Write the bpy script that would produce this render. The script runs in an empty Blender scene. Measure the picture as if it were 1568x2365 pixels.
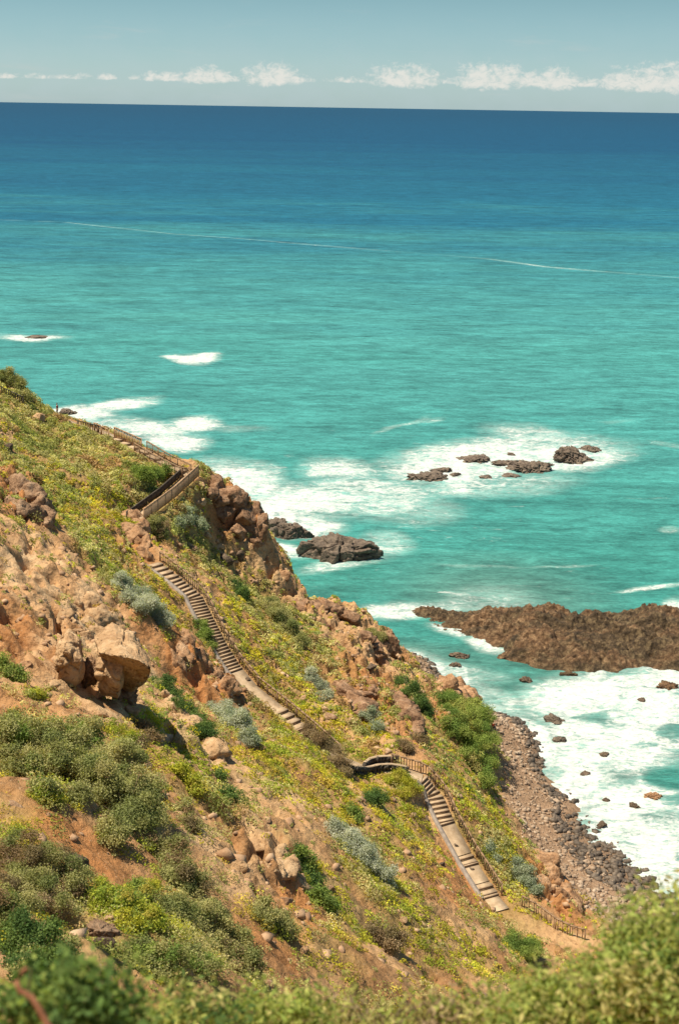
import bpy, bmesh, math, random
import numpy as np
from mathutils import Vector, Matrix
random.seed(7)
RNG = np.random.default_rng(11)
S = bpy.context.scene
COL = S.collection

# ------------------------------------------------------------------ camera
H = 80.0
FPX = 1422.0
PITCH = math.radians(15.92)
ROLL = math.radians(0.93)
cam_d = bpy.data.cameras.new('camera')
cam = bpy.data.objects.new('camera', cam_d)
COL.objects.link(cam)
S.camera = cam
cam_d.sensor_fit = 'VERTICAL'
cam_d.sensor_height = 36.0
cam_d.lens = 36.0 * FPX / 1024.0
cam_d.clip_start = 0.3
cam_d.clip_end = 200000
CM = Matrix.Translation((0, 0, H)) @ Matrix.Rotation(math.pi/2 - PITCH, 4, 'X') @ Matrix.Rotation(ROLL, 4, 'Z')
cam.matrix_world = CM
cam_d.dof.use_dof = True
cam_d.dof.focus_distance = 150
cam_d.dof.aperture_fstop = 1.5
R3 = np.array(CM.to_3x3())
K = 678.0 / 1568.0                       # the photo was measured on a 1568 px wide view

def ray(x, y):
    """direction (unit depth along the optical axis) through view position x, y"""
    c = np.array([(x*K - 339.0)/FPX, -(y*K - 512.0)/FPX, -1.0])
    return R3 @ c
def P(x, y, t=None, z=None):
    r = ray(x, y)
    if t is None:
        t = (z - H)/r[2]
    return np.array([r[0]*t, r[1]*t, H + r[2]*t])
def proj(V):
    """world points (n,3) -> view x, y, depth"""
    c = (V - np.array([0, 0, H])) @ R3
    d = np.maximum(-c[:, 2], 0.01)
    return (c[:, 0]/d*FPX + 339.0)/K, (-c[:, 1]/d*FPX + 512.0)/K, d

# ------------------------------------------------------------------ noise
_pr = np.random.default_rng(3)
PERM = np.concatenate([_pr.permutation(256)]*3).astype(np.int64)
GR = _pr.normal(size=(256, 3)); GR /= np.linalg.norm(GR, axis=1)[:, None]
JIT = _pr.random((256, 3))
def perlin(p):
    p = np.asarray(p, float)
    out = np.empty(len(p))
    for a in range(0, len(p), 200000):
        q = p[a:a+200000]
        i = np.floor(q).astype(np.int64); f = q - i; i &= 255
        u = f*f*f*(f*(f*6-15)+10)
        r = 0
        for dx in (0, 1):
            for dy in (0, 1):
                for dz in (0, 1):
                    h = PERM[PERM[PERM[(i[:, 0]+dx) & 255]+((i[:, 1]+dy) & 255)]+((i[:, 2]+dz) & 255)]
                    g = GR[h]
                    w = (u[:, 0] if dx else 1-u[:, 0])*(u[:, 1] if dy else 1-u[:, 1])*(u[:, 2] if dz else 1-u[:, 2])
                    r = r + w*(g[:, 0]*(f[:, 0]-dx)+g[:, 1]*(f[:, 1]-dy)+g[:, 2]*(f[:, 2]-dz))
        out[a:a+200000] = r
    return out
def fbm(p, octv=4, gain=.5, lac=2.03):
    p = np.asarray(p, float); s = 0; a = 1
    for k in range(octv):
        s = s + a*perlin(p + 17.3*k); p = p*lac; a *= gain
    return s
def ridged(p, octv=4, gain=.5):
    p = np.asarray(p, float); s = 0; a = 1
    for k in range(octv):
        s = s + a*(1-np.abs(perlin(p + 31.7*k))*2.2); p = p*2.1; a *= gain
    return s
def worley(p):
    p = np.asarray(p, float)
    o1 = np.empty(len(p)); o2 = np.empty(len(p)); cid = np.empty(len(p), np.int64)
    for a in range(0, len(p), 100000):
        q = p[a:a+100000]
        i = np.floor(q).astype(np.int64)
        b1 = np.full(len(q), 9.); b2 = np.full(len(q), 9.); ci = np.zeros(len(q), np.int64)
        for dx in (-1, 0, 1):
            for dy in (-1, 0, 1):
                for dz in (-1, 0, 1):
                    n = i + (dx, dy, dz)
                    m = n & 255
                    h = PERM[PERM[PERM[m[:, 0]]+m[:, 1]]+m[:, 2]]
                    d = np.linalg.norm(n + JIT[h] - q, axis=1)
                    lt = d < b1
                    b2 = np.where(lt, b1, np.minimum(b2, d))
                    ci = np.where(lt, h, ci)
                    b1 = np.where(lt, d, b1)
        o1[a:a+100000] = b1; o2[a:a+100000] = b2; cid[a:a+100000] = ci
    return o1, o2, cid
def sstep(a, b, x):
    t = np.clip((x-a)/(b-a), 0, 1)
    return t*t*(3-2*t)

# ------------------------------------------------------------------ object helpers
def link(name, me, parent=None, mat=None):
    o = bpy.data.objects.new(name, me)
    COL.objects.link(o)
    if mat is not None and me is not None and not me.materials:
        me.materials.append(mat)
    if parent is not None:
        o.parent = parent
    return o
def tag(o, label=None, cat=None, group=None, kind=None):
    if label: o['label'] = label
    if cat: o['category'] = cat
    if group: o['group'] = group
    if kind: o['kind'] = kind
    return o
def empty(name, loc, label=None, cat=None, group=None):
    o = bpy.data.objects.new(name, None)
    o.location = loc; o.empty_display_size = .3
    COL.objects.link(o)
    return tag(o, label, cat, group)
def mesh_np(name, v, f, smooth=False, col=None):
    """vertices (n,3); faces (m,k) int array"""
    me = bpy.data.meshes.new(name)
    v = np.ascontiguousarray(v, np.float32); f = np.ascontiguousarray(f, np.int32)
    m, k = f.shape
    me.vertices.add(len(v)); me.vertices.foreach_set('co', v.ravel())
    me.loops.add(m*k); me.loops.foreach_set('vertex_index', f.ravel())
    me.polygons.add(m)
    me.polygons.foreach_set('loop_start', np.arange(0, m*k, k, dtype=np.int32))
    me.polygons.foreach_set('loop_total', np.full(m, k, np.int32))
    if smooth:
        me.polygons.foreach_set('use_smooth', np.ones(m, bool))
    me.update(calc_edges=True)
    if col is not None:
        a = me.color_attributes.new('Col', 'FLOAT_COLOR', 'POINT')
        c = np.ones((len(v), 4), np.float32); c[:, :3] = col
        a.data.foreach_set('color', c.ravel())
    return me
def fattr(me, name, val):
    a = me.attributes.new(name, 'FLOAT', 'POINT')
    a.data.foreach_set('value', np.ascontiguousarray(val, np.float32))

class MB:
    """collects boxes and bars into one mesh"""
    def __init__(s): s.v = []; s.f = []
    def box(s, c, sx, sy, sz, M=None):
        b = len(s.v)
        for dx in (-.5, .5):
            for dy in (-.5, .5):
                for dz in (-.5, .5):
                    p = Vector((dx*sx, dy*sy, dz*sz))
                    if M is not None: p = M @ p
                    s.v.append(tuple(Vector(c)+p))
        for q in ((0, 1, 3, 2), (4, 6, 7, 5), (0, 4, 5, 1), (2, 3, 7, 6), (0, 2, 6, 4), (1, 5, 7, 3)):
            s.f.append([b+i for i in q])
    def bar(s, a, b, w, h=None):
        a = Vector(a); b = Vector(b); d = b-a
        if d.length < 1e-4: return
        h = h or w
        x = d.normalized(); up = Vector((0, 0, 1))
        if abs(x.z) > .95: up = Vector((0, 1, 0))
        y = up.cross(x).normalized(); z = x.cross(y)
        M = Matrix((x, y, z)).transposed()
        s.box((a+b)/2, d.length, w, h, M)
    def build(s, name, mat, parent=None, origin=None, bevel=0):
        v = np.array(s.v, float)
        if origin is not None: v = v - np.array(origin)
        me = mesh_np(name, v, np.array(s.f))
        return link(name, me, parent, mat)

# ------------------------------------------------------------------ material helpers
class NT:
    def __init__(s, name):
        s.m = bpy.data.materials.new(name); s.m.use_nodes = True
        s.t = s.m.node_tree; s.t.nodes.clear()
        s.out = s.n('ShaderNodeOutputMaterial')
    def n(s, t, **kw):
        o = s.t.nodes.new(t)
        for k, v in kw.items(): setattr(o, k, v)
        return o
    def l(s, a, b): s.t.links.new(a, b)
    def set(s, sock, v):
        if isinstance(v, bpy.types.NodeSocket): s.l(v, sock)
        elif isinstance(v, (tuple, list)) and len(v) == 3 and sock.type == 'RGBA': sock.default_value = (*v, 1)
        else: sock.default_value = v
    def pos(s): return s.n('ShaderNodeNewGeometry').outputs['Position']
    def obj(s): return s.n('ShaderNodeTexCoord').outputs['Object']
    def attr(s, name, out='Fac'):
        a = s.n('ShaderNodeAttribute'); a.attribute_name = name; return a.outputs[out]
    def scale(s, v, sc):
        m = s.n('ShaderNodeVectorMath', operation='MULTIPLY'); s.l(v, m.inputs[0]); m.inputs[1].default_value = sc
        return m.outputs[0]
    def noise(s, vec, sc, det=4, rough=.55, dist=0):
        o = s.n('ShaderNodeTexNoise'); s.l(vec, o.inputs['Vector'])
        o.inputs['Scale'].default_value = sc; o.inputs['Detail'].default_value = det
        o.inputs['Roughness'].default_value = rough; o.inputs['Distortion'].default_value = dist
        return o.outputs['Fac']
    def vor(s, vec, sc, feat='F1', out='Distance'):
        o = s.n('ShaderNodeTexVoronoi'); o.feature = feat; s.l(vec, o.inputs['Vector']); o.inputs['Scale'].default_value = sc
        return o.outputs[out]
    def ramp(s, fac, stops, interp='LINEAR'):
        o = s.n('ShaderNodeValToRGB'); s.l(fac, o.inputs[0]); e = o.color_ramp.elements
        o.color_ramp.interpolation = interp
        while len(e) < len(stops): e.new(.5)
        for k, (p, c) in enumerate(stops):
            e[k].position = p
            e[k].color = (c, c, c, 1) if not isinstance(c, (tuple, list)) else (*c, 1)
        return o.outputs[0]
    def math(s, op, a, b=None, c=None, clamp=False):
        o = s.n('ShaderNodeMath', operation=op); o.use_clamp = clamp
        for k, v in enumerate((a, b, c)):
            if v is not None: s.set(o.inputs[k], v)
        return o.outputs[0]
    def mapr(s, v, a, b, c=0., d=1., smooth=True):
        o = s.n('ShaderNodeMapRange')
        o.interpolation_type = 'SMOOTHSTEP' if smooth else 'LINEAR'
        for k, q in enumerate((v, a, b, c, d)): s.set(o.inputs[k], q)
        return o.outputs[0]
    def mix(s, fac, a, b, mode='MIX'):
        o = s.n('ShaderNodeMix'); o.data_type = 'RGBA'; o.blend_type = mode
        s.set(o.inputs[0], fac); s.set(o.inputs[6], a); s.set(o.inputs[7], b)
        return o.outputs[2]
    def bump(s, h, strength=.5, dist=.1, normal=None):
        o = s.n('ShaderNodeBump'); s.l(h, o.inputs['Height'])
        o.inputs['Strength'].default_value = strength; o.inputs['Distance'].default_value = dist
        if normal: s.l(normal, o.inputs['Normal'])
        return o.outputs[0]
    def principled(s, col, rough=.8, spec=.2, normal=None):
        o = s.n('ShaderNodeBsdfPrincipled')
        s.set(o.inputs['Base Color'], col); s.set(o.inputs['Roughness'], rough)
        s.set(o.inputs['Specular IOR Level'], spec)
        if normal: s.l(normal, o.inputs['Normal'])
        s.l(o.outputs[0], s.out.inputs[0])
        return o

M = {}
def mat_terrain():
    n = NT('hillside_earth'); p = n.pos()
    c = n.attr('Col', 'Color')
    a = n.noise(p, 1.6, 6, .65); b = n.noise(p, 7., 4, .6)
    v = n.mapr(a, .3, .72, .62, 1.35, False)
    col = n.mix(1., c, n.ramp(a, [(.30, (.60, .55, .50)), (.5, (1, 1, 1)), (.7, (1.0, 1.0, 1.0))]), 'MULTIPLY')
    speck = n.mapr(b, .60, .72)
    col = n.mix(n.math('MULTIPLY', speck, .55), col, (.55, .43, .30))
    dk = n.mapr(n.noise(p, 4.2, 4, .7), .40, .30)
    col = n.mix(n.math('MULTIPLY', dk, .6), col, (.10, .055, .03))
    h = n.math('ADD', n.math('MULTIPLY', n.noise(p, 1.1, 7, .7), 1.0), n.math('MULTIPLY', n.vor(p, 1.7), .35))
    n.principled(col, .95, .08, n.bump(h, 1.0, .45))
    return n.m
def mat_rock(name, dark, mid, light, sc=1.0, bump=.35, rough=.9, spec=.15):
    n = NT(name); p = n.pos()
    a = n.noise(p, .8*sc, 8, .68); b = n.noise(p, 5*sc, 5, .65)
    col = n.ramp(a, [(.30, dark), (.5, mid), (.68, light)])
    col = n.mix(n.mapr(b, .35, .75, 0, .5), col, light)
    col = n.mix(n.mapr(n.noise(p, 2.6*sc, 4, .6), .42, .32, 0, .7), col, tuple(x*.45 for x in dark))
    h = n.math('ADD', n.noise(p, 1.6*sc, 8, .72), n.math('MULTIPLY', n.vor(p, 1.1*sc), .5))
    n.principled(col, rough, spec, n.bump(h, 1.0, bump))
    return n.m
def mat_leaf(name, trans=.45):
    n = NT(name)
    c = n.attr('Col', 'Color')
    d = n.n('ShaderNodeBsdfDiffuse'); n.l(c, d.inputs[0])
    t = n.n('ShaderNodeBsdfTranslucent')
    n.l(n.mix(1., c, (1.15, 1.2, .6), 'MULTIPLY'), t.inputs[0])
    m = n.n('ShaderNodeMixShader'); m.inputs[0].default_value = trans
    n.l(d.outputs[0], m.inputs[1]); n.l(t.outputs[0], m.inputs[2]); n.l(m.outputs[0], n.out.inputs[0])
    return n.m
def mat_plain(name, a, b, sc=4., rough=.8, spec=.2, bump=.02):
    n = NT(name); p = n.pos()
    f = n.noise(p, sc, 5, .6)
    n.principled(n.ramp(f, [(.32, a), (.68, b)]), rough, spec, n.bump(f, .6, bump))
    return n.m
M['earth'] = mat_terrain()
M['tan'] = mat_rock('tan_rock', (.26, .135, .065), (.45, .275, .14), (.58, .40, .23))
M['brown'] = mat_rock('brown_rock', (.13, .07, .04), (.27, .155, .085), (.44, .30, .19))
M['red'] = mat_rock('red_rock', (.13, .06, .03), (.33, .175, .085), (.52, .33, .19))
M['crag'] = mat_rock('crag_rock', (.075, .036, .020), (.23, .12, .062), (.44, .28, .17))
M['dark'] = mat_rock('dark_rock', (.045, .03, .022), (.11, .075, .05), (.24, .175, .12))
M['reef'] = mat_rock('reef_rock', (.025, .014, .008), (.105, .055, .026), (.30, .185, .095), 1.3, .7, .75, .3)
def mat_reef():
    n = NT('reef_rock'); p = n.pos()
    a = n.noise(p, 1.2, 8, .72); g = n.noise(n.scale(p, (.10, .22, .2)), 1., 5, .6, .6); b = n.noise(p, 5., 4, .7)
    warm = n.ramp(a, [(.32, (.045, .023, .010)), (.5, (.165, .088, .040)), (.66, (.40, .25, .13))])
    olive = n.ramp(a, [(.32, (.018, .012, .007)), (.5, (.095, .060, .029)), (.68, (.26, .18, .09))])
    col = n.mix(n.mapr(g, .41, .60), olive, warm)
    col = n.mix(n.mapr(b, .60, .72, 0, .5), col, (.42, .29, .17))
    h = n.math('ADD', n.noise(p, 1.8, 8, .75), n.math('MULTIPLY', n.vor(p, 1.3), .5))
    n.principled(col, .7, .3, n.bump(h, 1., .7))
    return n.m
M['reef'] = mat_reef()
M['searock'] = mat_rock('sea_rock', (.05, .036, .026), (.12, .085, .06), (.25, .19, .135), .8, .4, .7, .3)
M['wood'] = mat_plain('weathered_wood', (.20, .12, .065), (.31, .20, .115), 3.)
M['riser_shade'] = mat_plain('riser_shade_timber', (.11, .068, .04), (.20, .125, .075), 3.)
M['woodlight'] = mat_plain('pale_wood', (.29, .17, .09), (.45, .285, .165), 3.)
M['tread'] = mat_plain('stair_stone', (.30, .205, .12), (.47, .345, .22), 1.6)
M['kerbstone'] = mat_plain('grey_kerb_stone', (.20, .16, .13), (.33, .27, .22), 2.5)
M['lava'] = mat_plain('dark_lava_stone', (.035, .028, .023), (.10, .08, .06), 2.)
M['leaf'] = mat_leaf('leaves')
M['bark'] = mat_plain('bark', (.16, .10, .06), (.30, .21, .14), 20.)
M['skin'] = mat_plain('skin', (.50, .30, .20), (.52, .32, .22))
M['hair'] = mat_plain('hair', (.03, .02, .015), (.05, .03, .02))
M['maroon'] = mat_plain('maroon_cloth', (.20, .035, .035), (.24, .05, .045))
M['redcloth'] = mat_plain('red_cloth', (.5, .06, .04), (.55, .08, .05))
M['navy'] = mat_plain('navy_cloth', (.03, .035, .06), (.04, .045, .08))

# ------------------------------------------------------------------ terrain
def plane(X, Y): return 44.8 - .716*X - .19*Y
# the coastal path: view x, y and height above the sea
PATH_UP = [(-30, 905, 40.5), (130, 966, 36.6), (180, 984, 35.8), (228, 996, 35.0), (262, 1012, 34.4), (325, 1040, 33.4), (372, 1068, 32.8), (428, 1096, 32.2),
           (440, 1100, 31.9), (385, 1150, 31.6), (312, 1204, 31.3)]
PATH_DOWN = [(330, 1262, 31.0), (352, 1302, 30.3), (400, 1338, 29.3), (448, 1378, 27.9), (500, 1480, 24.3), (540, 1545, 21.9), (580, 1592, 20.4),
             (640, 1640, 19.1), (700, 1690, 17.9), (768, 1752, 16.8), (830, 1776, 16.4), (900, 1778, 16.0), (975, 1800, 15.3),
             (1000, 1834, 14.0), (1030, 1900, 12.3), (1080, 1990, 9.9), (1135, 2076, 8.2), (1160, 2105, 7.9), (1230, 2150, 7.4),
             (1290, 2180, 7.0), (1345, 2190, 6.8), (1420, 2200, 6.5)]
PU = np.array([P(x, y, z=z) for x, y, z in PATH_UP])
PD = np.array([P(x, y, z=z) for x, y, z in PATH_DOWN])

ctrl = []
for x, y, t in [(0, 872, 205), (0, 1000, 175), (0, 1100, 153), (0, 1200, 133), (0, 1350, 112), (0, 1500, 98), (0, 1650, 86), (0, 1800, 74),
                (0, 1950, 62), (0, 2100, 48), (0, 2200, 40), (70, 912, 205),
                (150, 1050, 187), (250, 1080, 185), (200, 1130, 172), (350, 1100, 187), (230, 1220, 155), (150, 1300, 135), (300, 1420, 132), (400, 1480, 135),
                (270, 1600, 104), (150, 1560, 100), (200, 1700, 88), (350, 1650, 110), (450, 1600, 130), (300, 1850, 76), (420, 1900, 82),
                (500, 1800, 101), (620, 1700, 127), (650, 1900, 98), (750, 1800, 120), (850, 1900, 115), (650, 2080, 84), (500, 2100, 70),
                (350, 2150, 58), (230, 2150, 50), (560, 2230, 66), (800, 2200, 80), (800, 2290, 74), (1000, 2100, 106), (1000, 2250, 93),
                (1100, 2200, 106), (1200, 2180, 118), (1260, 2230, 114),
                (800, 1600, 165), (700, 1450, 186), (600, 1330, 194), (480, 1290, 183), (500, 1200, 193), (530, 1118, 196), (600, 1170, 196),
                (606, 1262, 199), (400, 1150, 190), (640, 1310, 204)]:
    ctrl.append(P(x, y, t=t))
for x, y, z in [(690, 1360, 12.5), (800, 1425, 7), (880, 1465, 4.5), (850, 1500, 10), (960, 1580, 6), (1050, 1680, 8), (1000, 1640, 9.5),
                (1150, 1930, 8), (1090, 1780, 9.5), (1130, 1830, 4), (1215, 1990, 7.0), (1280, 2070, 6), (1110, 1650, 3), (1150, 1750, 3), (1160, 1850, 3), (1205, 1930, 3), (1320, 2060, 3), (1400, 2120, 3),
                (935, 1510, 0), (1010, 1570, .2), (1090, 1625, .2), (1200, 1670, 0), (1250, 1775, 0), (1335, 1865, 0), (1425, 1970, 0), (1500, 2050, 0), (1568, 2090, 0),
                (1040, 1480, -3), (1150, 1560, -3), (1300, 1650, -3), (1400, 1800, -3), (1500, 1950, -3), (1600, 2000, -3), (950, 1440, -3)]:
    ctrl.append(P(x, y, z=z))
sil = [(0, 872, 206), (60, 912, 205), (130, 964, 208), (270, 1008, 210), (350, 1052, 205), (450, 1094, 200), (550, 1115, 198), (606, 1200, 200), (640, 1310, 205)]
for x, y, t in sil:
    p = P(x, y, t=t)
    for dd, zz in ((10, p[2]-9), (22, p[2]-22), (42, -4)):
        ctrl.append(np.array([p[0]+.35*dd, p[1]+.94*dd, max(zz, -4)]))
for x, y, z in [(690, 1360, 12.5), (800, 1425, 7), (880, 1465, 4)]:
    p = P(x, y, z=z)
    for dd, zz in ((7, -2), (18, -5)):
        ctrl.append(np.array([p[0]+.6*dd, p[1]+.8*dd, zz]))
ctrl += [np.array(q, float) for q in [(-100, 205, 74), (-140, 200, 92), (-100, 150, 78), (-100, 100, 86), (-100, 50, 92), (-140, 100, 110), (-100, 250, 30), (-140, 250, 45),
         (-100, 280, -5), (-40, 290, -5), (20, 280, -6), (60, 220, -6), (80, 160, -6), (80, 120, -6), (70, 100, -4), (48, 100, 0), (42, 85, 8), (60, 70, 2), (60, 40, 14), (80, 20, 15),
         (0, 0, 78.4), (0, -20, 86), (-40, -20, 95), (60, -20, 50), (-6, 8, 72.6), (0, 7, 73), (8, 8, 71), (0, 15, 65), (15, 15, 60), (-14, 15, 67), (0, 30, 52), (-13, 30, 57.5), (20, 30, 42),
         (20, 55, 26), (40, 45, 22), (-40, 20, 80), (-60, 40, 80), (-60, 80, 66), (-60, 130, 60), (-70, 180, 57), (-45, 55, 62)]]
ctrl += list(PU[1::2]) + list(PD[::2])
C = np.array(ctrl)
def tps_u(r2): return r2*np.log(r2 + 1e-9)
n = len(C)
d2 = ((C[:, None, :2] - C[None, :, :2])**2).sum(2)/1e4
A = np.zeros((n+3, n+3)); A[:n, :n] = tps_u(d2) + np.eye(n)*2e-4
A[:n, n] = 1; A[:n, n+1:] = C[:, :2]/100; A[n, :n] = 1; A[n+1:, :n] = (C[:, :2]/100).T
rhs = np.concatenate([C[:, 2] - plane(C[:, 0], C[:, 1]), np.zeros(3)])
W = np.linalg.solve(A, rhs)
GX0, GX1, GY0, GY1, GS = -112., 70., -14., 258., .27
gx = np.arange(GX0, GX1, GS); gy = np.arange(GY0, GY1, GS)
NX, NY = len(gx), len(gy)
def base_h(X, Y):
    r = np.zeros(len(X))
    for a in range(0, len(X), 60000):
        q = np.stack([X[a:a+60000], Y[a:a+60000]], 1)
        u = tps_u(((q[:, None]-C[None, :, :2])**2).sum(2)/1e4)
        r[a:a+60000] = u @ W[:n] + W[n] + (q/100) @ W[n+1:]
    return r + plane(X, Y)
cgx = np.arange(GX0-2, GX1+4, 1.6); cgy = np.arange(GY0-2, GY1+4, 1.6)
cz = base_h(*[q.ravel() for q in np.meshgrid(cgx, cgy)]).reshape(len(cgy), len(cgx))
def bil(G, x0, y0, s, X, Y):
    fx = np.clip((X-x0)/s, 0, G.shape[1]-1.001); fy = np.clip((Y-y0)/s, 0, G.shape[0]-1.001)
    i = fx.astype(int); j = fy.astype(int); fx = fx-i; fy = fy-j
    return (G[j, i]*(1-fx)+G[j, i+1]*fx)*(1-fy)+(G[j+1, i]*(1-fx)+G[j+1, i+1]*fx)*fy
XX, YY = np.meshgrid(gx, gy); XX = XX.ravel(); YY = YY.ravel()
Z = bil(cz, cgx[0], cgy[0], 1.6, XX, YY)

def ell(x, y, zones, e0=1.35, e1=.65):
    """largest soft-ellipse value of zones (cx, cy, rx, ry, angle, strength) in the measured view"""
    o = np.zeros(len(x))
    for cx, cy, rx, ry, a, s in zones:
        c, q = math.cos(math.radians(a)), math.sin(math.radians(a))
        u = ((x-cx)*c + (y-cy)*q)/rx; v = (-(x-cx)*q + (y-cy)*c)/ry
        o = np.maximum(o, s*sstep(e0, e1, np.sqrt(u*u+v*v)))
    return o
def seg_dist(X, Y, L):
    """distance to a polyline, the height of the nearest point, and signed side"""
    bd = np.full(len(X), 1e9); bz = np.zeros(len(X))
    for a, b in zip(L[:-1], L[1:]):
        d = b[:2]-a[:2]; ll = d@d
        t = np.clip(((X-a[0])*d[0]+(Y-a[1])*d[1])/ll, 0, 1)
        q = np.hypot(X-a[0]-t*d[0], Y-a[1]-t*d[1])
        z = a[2]+t*(b[2]-a[2])
        m = q < bd
        bd = np.where(m, q, bd); bz = np.where(m, z, bz)
    return bd, bz
V0 = np.stack([XX, YY, Z], 1)
vx, vy, vd = proj(V0)
vx = vx + 22*perlin(V0*.22)*150/np.maximum(vd, 30); vy = vy + 18*perlin(V0*.22+9)*150/np.maximum(vd, 30)
ROCKZ = [(545, 1180, 75, 90, 30, 1), (60, 1400, 150, 160, 40, .22), (230, 1500, 120, 110, 45, .3), (60, 1160, 70, 50, 30, 1), (330, 1250, 45, 75, 50, .9),
         (620, 1310, 90, 40, 45, .7), (760, 1420, 130, 40, 30, .9), (860, 1500, 110, 60, 45, .9), (830, 1590, 90, 50, 45, .8), (500, 1560, 70, 50, 40, .9),
         (930, 1570, 90, 50, 50, .8), (1050, 1620, 60, 60, 50, .8), (530, 1310, 50, 45, 30, .6), (450, 1730, 70, 60, 50, .8), (600, 2000, 100, 70, 45, .6), (700, 1850, 0.1, .1, 0, 0),
         (520, 1870, 60, 60, 45, .6), (680, 2060, 70, 50, 60, .7), (1270, 2040, 80, 40, 45, .8), (450, 1260, 100, 40, 35, .4), (60, 1620, 140, 60, 20, .2), (900, 1680, 90, 60, 45, .5), (1160, 1800, 60, 90, 60, .3)]
rock = ell(vx, vy, ROCKZ)
land = sstep(-.5, 3, Z)
# folds and gullies running down the slope, then ledges and lumps
gul = ridged(np.stack([XX*.035 + YY*.02, YY*.11 + XX*.03, Z*.0], 1)*1.2, 3)
nearfade = sstep(10, 45, YY)
dz = (gul-1.0)*1.1*land*nearfade
dz += fbm(np.stack([XX*.10, YY*.10, XX*0], 1), 4)*1.5*land*nearfade
w1, w2, wc = worley(np.stack([XX*.33 + .4*perlin(V0*.5), YY*.33, Z*.36], 1))
lump = np.clip(w2-w1, 0, .55)
dz += rock*land*(lump*2.6 - .7 + (PERM[wc]/255.-.5)*1.3)
dz += (.35+.9*rock)*land*fbm(np.stack([XX*.42, YY*.42, Z*.42], 1), 5, .62)*.75
bare = np.clip(.35 + .65*rock, 0, 1)
pk = perlin(V0*np.array([.38, .38, .5])+11)
dz -= land*bare*sstep(.17, .36, pk)*(1.4+1.1*rock)
HOLLOW = [(70, 1400, 150, 190, 40, 1.), (190, 1470, 100, 90, 45, .8), (60, 1170, 90, 60, 30, .8), (470, 1560, 90, 70, 45, .9), (820, 1600, 130, 80, 45, 1.), (900, 1560, 110, 60, 45, .8), (600, 2010, 130, 60, 45, .8), (680, 2120, 80, 50, 45, .8), (540, 2190, 110, 40, 30, .7), (740, 1430, 130, 40, 30, .8), (1040, 1620, 70, 60, 50, .8), (320, 1250, 50, 60, 50, .8)]
hol = ell(vx, vy, HOLLOW)
hk = perlin(V0*np.array([.30, .30, .42])+21) + .35*perlin(V0*.9+4)
dz -= land*hol*(sstep(.10, .28, hk)*1.9 - .25)
zt = (Z + dz)/1.7 + .9*perlin(V0*.16+77)
tr = zt - np.floor(zt)
dz += land*rock*(sstep(.35, .75, tr) - tr)*1.5
dz += land*(.25+.75*rock)*(ridged(V0*np.array([.8, .8, .9])+3, 3, .6)-1.0)*.58
beach = sstep(3.6, 2.2, Z)*sstep(-1, .2, Z)
dz *= (1-.75*beach)
pd1, pz1 = seg_dist(XX, YY, PU); pd2, pz2 = seg_dist(XX, YY, PD)
pd = np.minimum(pd1, pd2); pz = np.where(pd1 < pd2, pz1, pz2)
k = sstep(1.15, 4.2, pd)
ZT = np.where(pd < 6, (pz-.10)*(1-k) + (Z+dz)*k, Z+dz)
ZG = ZT.reshape(NY, NX)
def hgt(X, Y): return bil(ZG, GX0, GY0, GS, np.atleast_1d(np.asarray(X, float)), np.atleast_1d(np.asarray(Y, float)))
TS = np.concatenate([np.arange(12, 60, .25), np.arange(60, 290, .4)])
def hit(x, y, tmin=28):
    """where the sight line through view x, y meets the hillside (or the sea)"""
    r = ray(x, y); ts = TS[TS > tmin]
    pts = r[None]*ts[:, None]
    h = np.maximum(hgt(pts[:, 0], pts[:, 1]), 0)
    below = (H+pts[:, 2]) < h
    if below.any():
        t = ts[np.argmax(below)]
    else:
        t = -H/r[2] if r[2] < 0 else 300
    return np.array([r[0]*t, r[1]*t, H+r[2]*t]), t
gy_, gx_ = np.gradient(ZG, GS)
def nrm(X, Y):
    a = bil(gx_, GX0, GY0, GS, X, Y); b = bil(gy_, GX0, GY0, GS, X, Y)
    q = np.stack([-a, -b, np.ones(len(a))], 1)
    return q/np.linalg.norm(q, axis=1)[:, None]

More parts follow.
